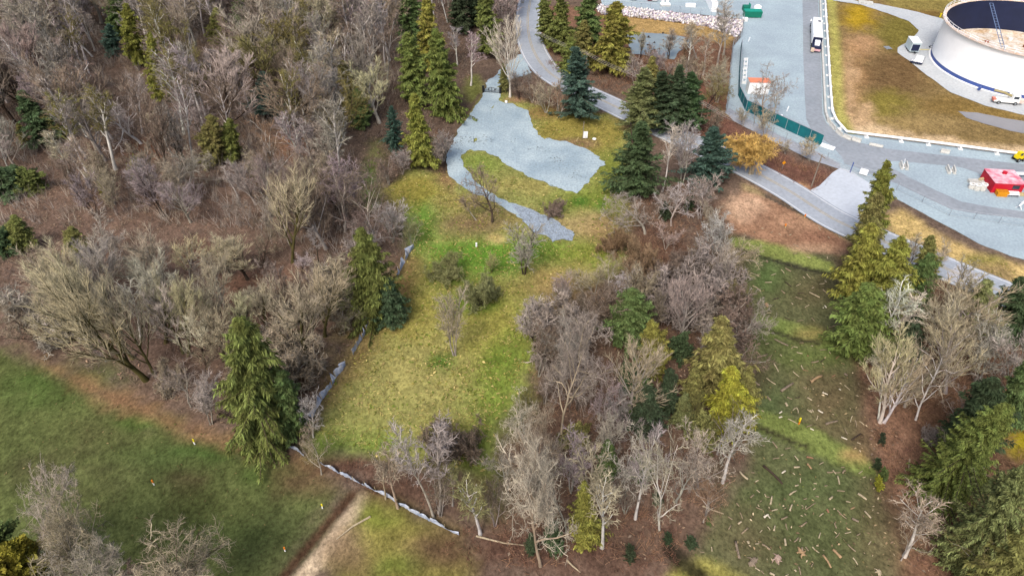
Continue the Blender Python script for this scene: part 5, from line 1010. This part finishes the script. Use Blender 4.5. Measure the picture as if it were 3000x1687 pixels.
o = MB().tube([(0, 0, 0), (.35, .1, 1.0)], .05, 6).build('leaning_stake', WOOD); o.location = P(1689, 415); tag(o, 'leaning wooden stake left of the power post', 'stake')
o = MB().tube([(0, 0, 0), (0, 0, .75)], .16, 10).build('white_pipe_marker', WHITE); o.location = P(1396, 722); tag(o, 'short white pipe standing in the green of the meadow', 'marker')
pw = [P(u, v, 7.0) for u, v in [(1490,44),(1720,156),(1857,217),(2062,303),(2248,388),(2408,456),(2640,560)]]
for i, k in enumerate((1, 3, 5)):
    p = pw[k]; up_ = thing('utility_pole', ['utility pole hidden among the road bend cedars', 'utility pole at the edge of the brown brush below the fence', 'utility pole beside the yard entrance island'][i], 'pole', (p.x, p.y, 0))
    MB().tube([(0, 0, -.2), (0, 0, 7.2)], [.14, .10], 8).build('pole', POLE, up_); MB().box((0, 0, 6.9), (.12, 1.8, .14), .4).build('crossarm', POLE, up_)
for i, off in enumerate((-.7, 0, .7)):
    pts = []
    for a, b in zip(pw, pw[1:]):
        for k in range(8): f = k/8; q = a.lerp(b, f); pts.append((q.x+off*.4, q.y+off, 7.0-1.2*4*f*(1-f)*min(1, (b-a).length/40)))
    o = MB().tube(pts, .022, 4).build('power_line', mat('wire_grey', A(190,184,178), .6, .1, 2)); tag(o, ['far', 'middle', 'near'][i]+' wire of the power line along the road', 'wire', 'power line wires')
p = P(2291, 496); sg = thing('warning_sign', 'yellow diamond road sign beside the golden willow', 'sign', p)
MB().tube([(0, 0, 0), (0, 0, 1.9)], .05, 6).build('post', STEEL, sg); MB().add([(0, -.06, 1.1), (.42, -.06, 1.55), (0, -.06, 2.0), (-.42, -.06, 1.55), (0, -.03, 1.1), (.42, -.03, 1.55), (0, -.03, 2.0), (-.42, -.03, 1.55)], [(0, 1, 2, 3), (7, 6, 5, 4), (0, 4, 5, 1), (1, 5, 6, 2), (2, 6, 7, 3), (3, 7, 4, 0)]).build('plate', ORANGE, sg)
def stake(u, v, uu, vv, m1, m2, label, r=.07):
    p = P(u, v); q = at_depth(uu, vv, p.y); h = max(q.z, .5); dx = max(-.3, min(.3, q.x-p.x)); s = thing('survey_stake', label, 'stake', p, 0, 'survey stakes')
    MB().box((0, 0, h*.28), (r*2, r*1.2, h*.6)).build('stake', m1, s); MB().box((dx*.5, 0, h*.75), (r*2.6, r*1.8, h*.5)).build('flagging', m2, s)
FLO = mat('orange_flagging', A(246,140,30), .6, .1, 3); FLY = mat('yellow_flagging', A(240,226,40), .6, .1, 3)
stake(571,1301,566,1286,WHITE,FLY,'white survey stake with yellow top near the pasture edge',.065); stake(452,1420,445,1406,WHITE,FLO,'white survey stake with orange top in the middle of the pasture',.065); stake(945,1488,943,1476,WHITE,FLY,'white survey stake beside the dirt track',.06); stake(836,1614,833,1602,WHITE,FLO,'low orange tipped stake beside the trench of the dirt track',.06)
stake(2340,1242,2344,1224,FLO,FLY,'yellow and red stake on the green strip among the logs',.08); stake(2300,668,2302,656,WOOD,FLO,'orange flagged stake in the middle of the dirt pad',.09); stake(2357,640,2360,628,WOOD,FLO,'orange flagged stake nearest the road on the dirt pad',.09)
# ------------------------------------------------------------------ silt fences: torn pale sheeting on stakes
M_SILT = mat('silt_fabric', A(206,214,228), .6, .3, 1.2, rgb2=A(140,154,178))
def silt(label, pts, seed, h=.75, flop=.45, gaps=()):
    rng = np.random.default_rng(seed); f = thing('silt_fence', label, 'fence', (0, 0, 0), 0, 'silt fences'); ps = [P(u, v) for u, v in pts]; k_ = 0
    for a, b in zip(ps, ps[1:]):
        n = max(1, round((b-a).length/2.0)); d = (b-a).normalized(); nr = Vector((d.y, -d.x, 0))
        for k in range(n):
            p, q = a.lerp(b, k/n), a.lerp(b, (k+1)/n); k_ += 1
            MB().box((p.x, p.y, h*.55), (.05, .05, h*1.1)).build('stake', WOOD, f)
            if k_ in gaps: continue
            m = 7; mb_ = MB(); vs = []; ph = rng.random()*6; am = rng.uniform(.3, 1)*flop
            for i in range(m):
                t_ = i/(m-1); s0 = p.lerp(q, t_)
                for j, z in enumerate((0.0, .4, .8, 1.0)):
                    o_ = am*z*(.4+.6*math.sin(ph+t_*3.1+j*.5))+rng.normal(0, .03); hh = h*z*(1-.35*abs(am)*z)+.02
                    vs.append(s0+nr*o_+Vector((0, 0, hh)))
            mb_.add(vs, [(i*4+j, (i+1)*4+j, (i+1)*4+j+1, i*4+j+1) for i in range(m-1) for j in range(3)]); mb_.build('sheeting', M_SILT, f)
silt('short torn silt fence at the upper left of the meadow', [(1213,724),(1197,745),(1187,768),(1172,795),(1164,818)], 1, 1.3, .8)
silt('long torn silt fence down the left edge of the meadow', [(1085,950),(1062,992),(1046,1018),(1034,1040),(1013,1070),(1003,1086),(984,1106),(974,1132),(958,1152),(944,1172),(926,1200),(916,1228)], 2, 1.3, .9, (5, 13))
silt('scraps of torn silt fence below the widest cedar', [(846,1312),(868,1318),(892,1338)], 3, .8, .7)
silt('straight silt fence across the bottom of the meadow', [(944,1360),(1000,1390),(1070,1424),(1130,1452),(1200,1496),(1262,1527),(1345,1568)], 4, .9, .45)
# ------------------------------------------------------------------ logs and branches left on the cleared field
def crop(ox, oy, s, rows): return [(ox+a*s, oy+b*s, ox+c*s, oy+d*s, *r) for a, b, c, d, *r in rows]
LOGS = crop(2120,600,.20704,[(140,755,200,745),(305,760,368,742),(490,838,560,858),(195,885,285,965),(380,962,497,1000),(232,1022,337,1137),(410,1150,525,1222),(675,998,742,972),(585,1098,680,1095),(815,918,858,972),(872,898,950,945,3),(1175,978,1230,1045),(1128,1018,1150,1038),(865,1088,955,1158,2,'d'),(1030,1148,1088,1120),(1250,1178,1280,1168),(1405,1198,1485,1270),(1358,1122,1425,1112),(815,1213,868,1255,2.4),(1045,1255,1138,1250,1.5,'d'),(1212,1238,1360,1312,2),(1018,1300,1112,1338),(705,1338,778,1320,2,'d'),(595,1405,628,1440,5,'t'),(962,1390,978,1410,2.5),(1430,1425,1450,1449,2),(985,560,1065,600,2.2),(985,690,1040,683),(1345,315,1375,360),(1620,430,1645,465),(945,25,975,50),(535,330,565,340),(665,400,695,378),(780,410,815,430),(430,380,445,400),(1475,455,1500,478,2.5),(1465,735,1468,765),(1175,735,1230,752),(930,430,955,420),(605,795,620,815,3),(1430,1075,1450,1095,3),(435,755,450,762)])
LOGS += crop(2100,860,.2208,[(270,105,430,220,3),(665,258,720,255),(1170,185,1225,152),(1405,188,1422,192,2,'w'),(1428,160,1452,190,2,'w'),(1510,272,1580,260),(905,315,975,345,1.6,'d'),(1070,362,1150,352),(1258,320,1300,365),(1475,452,1600,410),(245,425,325,500,1.5,'r'),(205,485,255,480),(275,545,338,530,2),(455,620,512,562,2.6),(240,628,380,705,2.8,'t'),(645,670,688,660),(765,605,945,692,3,'g'),(990,728,1018,700),(1018,702,1072,716),(1100,652,1150,650),(1250,692,1275,696),(1370,746,1462,744),(1465,738,1508,795),(1060,778,1135,796),(1605,768,1658,800),(1578,865,1622,830,1.5,'r'),(245,803,375,772),(527,765,572,812),(532,845,675,808,3,'g'),(838,808,862,828,2),(1200,822,1215,830,2,'r'),(260,882,310,875),(978,890,1010,882),(1255,915,1350,895,2.4),(1380,908,1430,870,2,'d'),(755,925,818,1038,2.4),(445,985,500,1010),(265,1000,275,965),(1120,955,1145,1005),(1145,1010,1210,1025,1.5,'r'),(1010,1033,1093,1103),(1250,1180,1390,1095,5,'t'),(1525,1105,1570,1080,1.6,'r'),(1690,1065,1730,1090,4,'g'),(660,1120,780,1203),(485,1155,568,1218,2.8,'g'),(850,1300,1010,1195,5,'g'),(1150,1240,1190,1260),(1695,1215,1768,1278),(1400,1312,1470,1340,2,'w'),(1620,1265,1645,1280,2.2,'w'),(665,1365,715,1418,2.8),(935,1372,1000,1402),(1035,1382,1100,1375,1.5,'d'),(1200,1378,1262,1415,2.2)])
LOGS += crop(2080,1160,.20186,[(1005,250,1042,225,2.2,'w'),(1000,312,1042,302,2.2,'w'),(1130,328,1270,402,2),(1205,205,1240,170),(1255,165,1280,245),(1095,105,1120,150,3.5),(1570,205,1640,245,2.6,'w'),(1410,195,1475,240),(1455,200,1480,235),(1480,195,1500,230),(1540,350,1565,285),(1680,410,1850,365,3.4,'g'),(1400,450,1475,425,2.2),(1455,470,1508,495,2,'w'),(2040,375,2065,290),(2105,350,2125,445),(2170,365,2240,420),(1955,470,1995,550),(1905,595,1990,630,2.2,'w'),(2055,640,2185,550,2.8,'d'),(2135,670,2188,695),(905,660,975,755,2.4),(765,720,795,718),(1092,765,1168,748),(915,910,1005,895),(1030,860,1060,845),(1225,865,1280,935,2.2),(1400,885,1495,905,3,'r'),(1215,1035,1300,1030,3),(1410,985,1470,1060,3.5,'t'),(770,1015,1050,1280,4,'d'),(1040,1120,1095,1085,2.2,'w'),(600,1108,650,1112),(430,1095,550,1210,2.8),(655,1245,700,1222),(1310,1190,1312,1250),(1700,1105,1790,1100,2),(1785,1075,1830,1130),(1820,1110,1895,1105,2),(1850,1160,1878,1280,2),(1925,1120,1965,1078,2.6),(2160,1120,2210,1085),(1905,1035,1950,1030),(2215,1180,2255,1170),(1505,1260,1550,1272),(1200,1115,1232,1140),(735,620,758,612),(1590,990,1645,962),(750,205,785,228)])
LOGS += crop(2040,1380,.2329,[(760,235,798,268),(740,130,778,115),(1240,185,1285,175,2.6),(1170,300,1260,245,3),(930,420,950,315,3),(860,285,875,318),(880,322,920,325),(680,330,725,295,2),(505,400,540,440),(750,452,830,485,2),(775,420,790,445),(800,385,822,368),(1175,500,1205,420,3),(950,498,1022,478,2),(1350,352,1390,342),(1470,230,1495,212),(1615,185,1650,180),(1475,150,1515,155),(1375,482,1500,395,2),(1330,470,1345,455),(1370,460,1382,435),(1500,315,1540,320),(1670,355,1710,318,3),(1770,242,1865,252,2),(2030,282,2140,360,3),(1885,378,1940,390),(1640,480,1660,520,3,'r'),(1775,490,1890,598),(1550,565,1597,530),(1940,475,1990,450,2,'t'),(1955,595,2040,635,4,'g'),(2115,502,2195,590,2.6),(1065,605,1145,570,2.6),(850,582,905,548,3,'w'),(905,565,930,590,2,'w'),(550,520,580,598),(525,665,565,635,3),(405,730,435,680,2),(570,785,650,715,2.6),(895,695,928,738),(975,750,990,685,3),(800,768,828,738),(1125,660,1145,738),(1310,698,1385,640,3),(1540,840,1562,772,2),(1735,650,1762,715,2.2),(1870,780,1945,762),(1750,830,1800,772),(2020,805,2060,782),(1230,888,1285,832,2),(1300,880,1308,845),(1110,850,1122,935,3),(490,885,540,1100,4.5,'g'),(640,880,660,912,3),(740,912,790,908),(825,918,928,988,2.6),(1330,960,1335,1000,3),(1375,950,1410,998),(1460,950,1545,1025),(1590,1055,1690,1215,4,'t'),(1715,985,1820,1090,4,'t'),(1905,918,2005,1008,2),(1970,1085,2030,1175),(2165,920,2195,880),(1445,1200,1470,1155,2),(1285,1195,1312,1300,2),(1235,1238,1255,1262,2.6),(1120,1315,1155,1295),(740,1215,800,1250),(815,1250,850,1290),(920,1280,985,1310,3),(190,950,195,1005),(50,1015,100,1018),(400,570,450,605,2)])
LOGC = dict(b=mat('weathered_wood', A(158,140,116), .85, .35, 3), p=mat('pale_cut_wood', A(198,182,152), .85, .35, 3), w=mat('bleached_wood', A(232,222,202), .85, .2, 3), d=mat('dark_wet_wood', A(72,58,48), .85, .35, 3), g=mat('grey_bark', A(150,134,116), .9, .35, 3, scale2=9), t=mat('tan_wood', A(178,148,112), .85, .3, 3), r=mat('reddish_wood', A(160,120,94), .85, .3, 3))
SHADE = dict(b='weathered', p='pale', w='bleached white', d='dark', g='grey', t='tan', r='reddish')
LOGREC = []
LR = np.random.default_rng(77)
for row in LOGS:
    u0, v0, u1, v1 = row[:4]; wd = row[4] if len(row) > 4 else 1.6; sh = row[5] if len(row) > 5 else ('p' if LR.random() < .6 else 'b')
    a, b = P(u0, v0), P(u1, v1); r = .046*wd*LR.uniform(.85, 1.1); c = (a+b)/2; L_ = (b-a).length
    bend = Vector((-(b-a).y, (b-a).x, 0))*LR.normal(0, .035); k = 5; pts = [a-c+(b-a)*(i/(k-1))+bend*math.sin(PI*i/(k-1))+Vector((0, 0, r*.75-.03)) for i in range(k)]
    e0, e1 = LR.uniform(.75, 1.0), LR.uniform(.55, 1.0)
    mb_ = MB().tube(pts, [r*(e0+(e1-e0)*i/(k-1))*LR.uniform(.92, 1.08) for i in range(k)], 7)
    if L_ > 2.0 and LR.random() < .5:
        q = pts[2]; mb_.tube([q, q+bend.normalized()*.35+(b-a)*.08+Vector((0, 0, .1))], [r*.4, r*.15], 4)
    o = mb_.build('log', LOGC[sh], None, wd >= 2); o.location = c
    LOGREC.append((o, (u0+u1)/2, (v0+v1)/2, L_, wd, sh))
# stumps and root clumps
def chunk(nm, u, v, s, m, label, seed, flat=.7):
    rng = np.random.default_rng(seed); t_ = thing(nm, label, 'stump', P(u, v), seed)
    mb_ = MB(); n = 11; pr = [(1.0, -.05), (.85, .3), (.75, .62), (.02, .7)]
    vs = []
    for i in range(n):
        q = 2*PI*i/n; w_ = 1+.35*rng.normal()
        for r_, z in pr: vs.append((r_*s*w_*math.cos(q), r_*s*w_*math.sin(q), z*s*flat))
    mb_.add(vs, [(i*4+j, ((i+1) % n)*4+j, ((i+1) % n)*4+j+1, i*4+j+1) for i in range(n) for j in range(3)]); mb_.build('butt', m, t_)
    for k in range(5):
        q = 2*PI*k/5+rng.normal(0, .3); l_ = s*rng.uniform(1.1, 1.9)
        MB().tube([(0, 0, .2*s), (l_*.6*math.cos(q), l_*.6*math.sin(q), .3*s), (l_*math.cos(q+.3), l_*math.sin(q+.3), .02)], [.22*s, .15*s, .05*s], 5).build('root', m, t_)
chunk('root_clump', 2350, 1620, .42, LOGC['t'], 'tan torn root clump near the bottom of the cleared field', 3); chunk('root_clump', 2207, 1645, .5, LOGC['g'], 'long grey root clump at the lower left of the field', 5); chunk('root_clump', 2277, 1636, .48, mat('pitted_stump', A(190,164,148), .9, .45, 6), 'square pitted stump block at the bottom of the field', 7, 1.0); chunk('root_clump', 2572, 1674, .35, LOGC['p'], 'pale stump at the bottom right of the field', 9); chunk('root_clump', 2246, 896, .22, LOGC['t'], 'small orange stump on the terrace below the dirt pad', 4, 1.4)
for i, (a, b, r, lb) in enumerate(((((1085,1513)),(985,1580),.13,'bent bare pole lying along the dirt track'),((1395,1570),(1560,1600),.12,'fallen branch below the lower silt fence'),((1660,1640),(1700,1676),.12,'cut pole on the brown ground at the bottom'),((2058,1482),(2120,1505),.12,'white fallen branch at the thicket edge beside the field'),((2665,1345),(2662,1380),.12,'standing white snag on the brown slope right of the field'))):
    p, q = P(*a), P(*b); c = (p+q)/2; m = (q-p); o = MB().tube([p-c+Vector((0, 0, .06)), Vector((m.y*.04, -m.x*.04, .14)), q-c+Vector((0, 0, .05))], [r, r*.8, r*.4], 6).build('fallen_branch', LOGC['p']); o.location = c; tag(o, lb, 'branch')

# ------------------------------------------------------------------ labels that single each thing out
LM = [(1440,265,'the black driveway gate'),(1600,450,'the gravel pad'),(1390,830,'the two round meadow bushes'),(1106,930,'the tall meadow cedar'),(803,1290,'the widest drooping cedar'),(785,344,'the lone blue spruce'),(330,160,'the dark spruce up left'),(478,298,'the slim yellow cedar'),(148,420,'the dark leaning cedar'),(650,480,'the close cedar pair'),(1310,335,'the gate cedars'),(2200,512,'the golden willow'),(2300,380,'the teal fence'),(1920,130,'the pond'),(2300,650,'the dirt pad'),(1150,1460,'the lower silt fence'),(930,1600,'the dirt track'),(400,1400,'the pasture'),(2736,1450,'the leaning hemlock'),(2136,1262,'the brightest yellow cedar'),(2544,706,'the tall entrance cedar'),(1836,1000,'the central hemlock'),(1400,1050,'the open meadow'),(396,522,'the small upright bush'),(40,566,'the bushes at the left edge'),(716,98,'the cedar at the top middle'),(1042,345,'the olive woods cedar'),(64,732,'the left edge cedar'),(224,752,'the cedar among maples'),(1700,346,'the lone dark spruce'),(1870,384,'the roadside spruces'),(2096,1146,'the large olive field cedar'),(1722,1586,'the low thicket cedar'),(2520,1030,'the twin white trunks'),(1170,770,'the upper silt fence'),(1238,490,'the bright corner cedar'),(640,146,'the hazy olive cedar'),(2400,1350,'the log field')]
NTH = ['nearest','second nearest','third nearest','fourth nearest','fifth nearest','sixth nearest','seventh nearest','eighth nearest','ninth nearest','tenth nearest','eleventh nearest','twelfth nearest','thirteenth nearest','fourteenth nearest','fifteenth nearest','sixteenth nearest']
buckets = {}
for o, ph, u, v, lb in RECS:
    if lb: continue
    d = [math.hypot(u-a, (v-b)*1.4) for a, b, _ in LM]; k = int(np.argmin(d)); a, b, nm = LM[k]
    side = ('right of' if u > a else 'left of') if abs(u-a) > abs(v-b)*1.2 else ('in front of' if v > b else 'behind')
    buckets.setdefault((ph, side, nm), []).append((d[k], o))
for (ph, side, nm), L_ in buckets.items():
    L_.sort(key=lambda q: q[0])
    for i, (_, o) in enumerate(L_):
        o['label'] = f'{ph} {side} {nm}' + ('' if len(L_) == 1 else f', {NTH[min(i, 15)]}')
def terrace(v, u):
    for lim, nm in ((700+.13*(u-2140), 'dirt pad'), (940+.16*(u-2140), 'first terrace'), (1250+.33*(u-2210), 'second terrace'), (9999, 'lowest terrace')):
        if v < lim: return nm
ORD = ['first','second','third','fourth','fifth','sixth','seventh','eighth','ninth','tenth','eleventh','twelfth','thirteenth','fourteenth','fifteenth','sixteenth','seventeenth','eighteenth','nineteenth','twentieth']
ORD += ['twenty-'+x for x in ORD[:9]]+['thirtieth']+['thirty-'+x for x in ORD[:9]]+['fortieth']+['forty-'+x for x in ORD[:9]]+['fiftieth']+['fifty-'+x for x in ORD[:9]]
lb_ = {}
for o, u, v, L_, wd, sh in LOGREC:
    size = 'thick log' if wd >= 2.6 and L_ > 1.2 else ('short chunk' if L_ < .75 else ('slim branch' if L_ > 1.7 else 'cut stick'))
    lb_.setdefault((SHADE[sh], size, terrace(v, u)), []).append((u, o))
for (sh, size, te), L_ in lb_.items():
    L_.sort(key=lambda q: q[0])
    for i, (_, o) in enumerate(L_):
        where = 'on the dirt pad' if te == 'dirt pad' else f'on the {te} of the cleared field'
        tag(o, f'{sh} {size} {where}'+('' if len(L_) == 1 else f', {ORD[i]} from the left'), 'log', 'logs left on the cleared field')
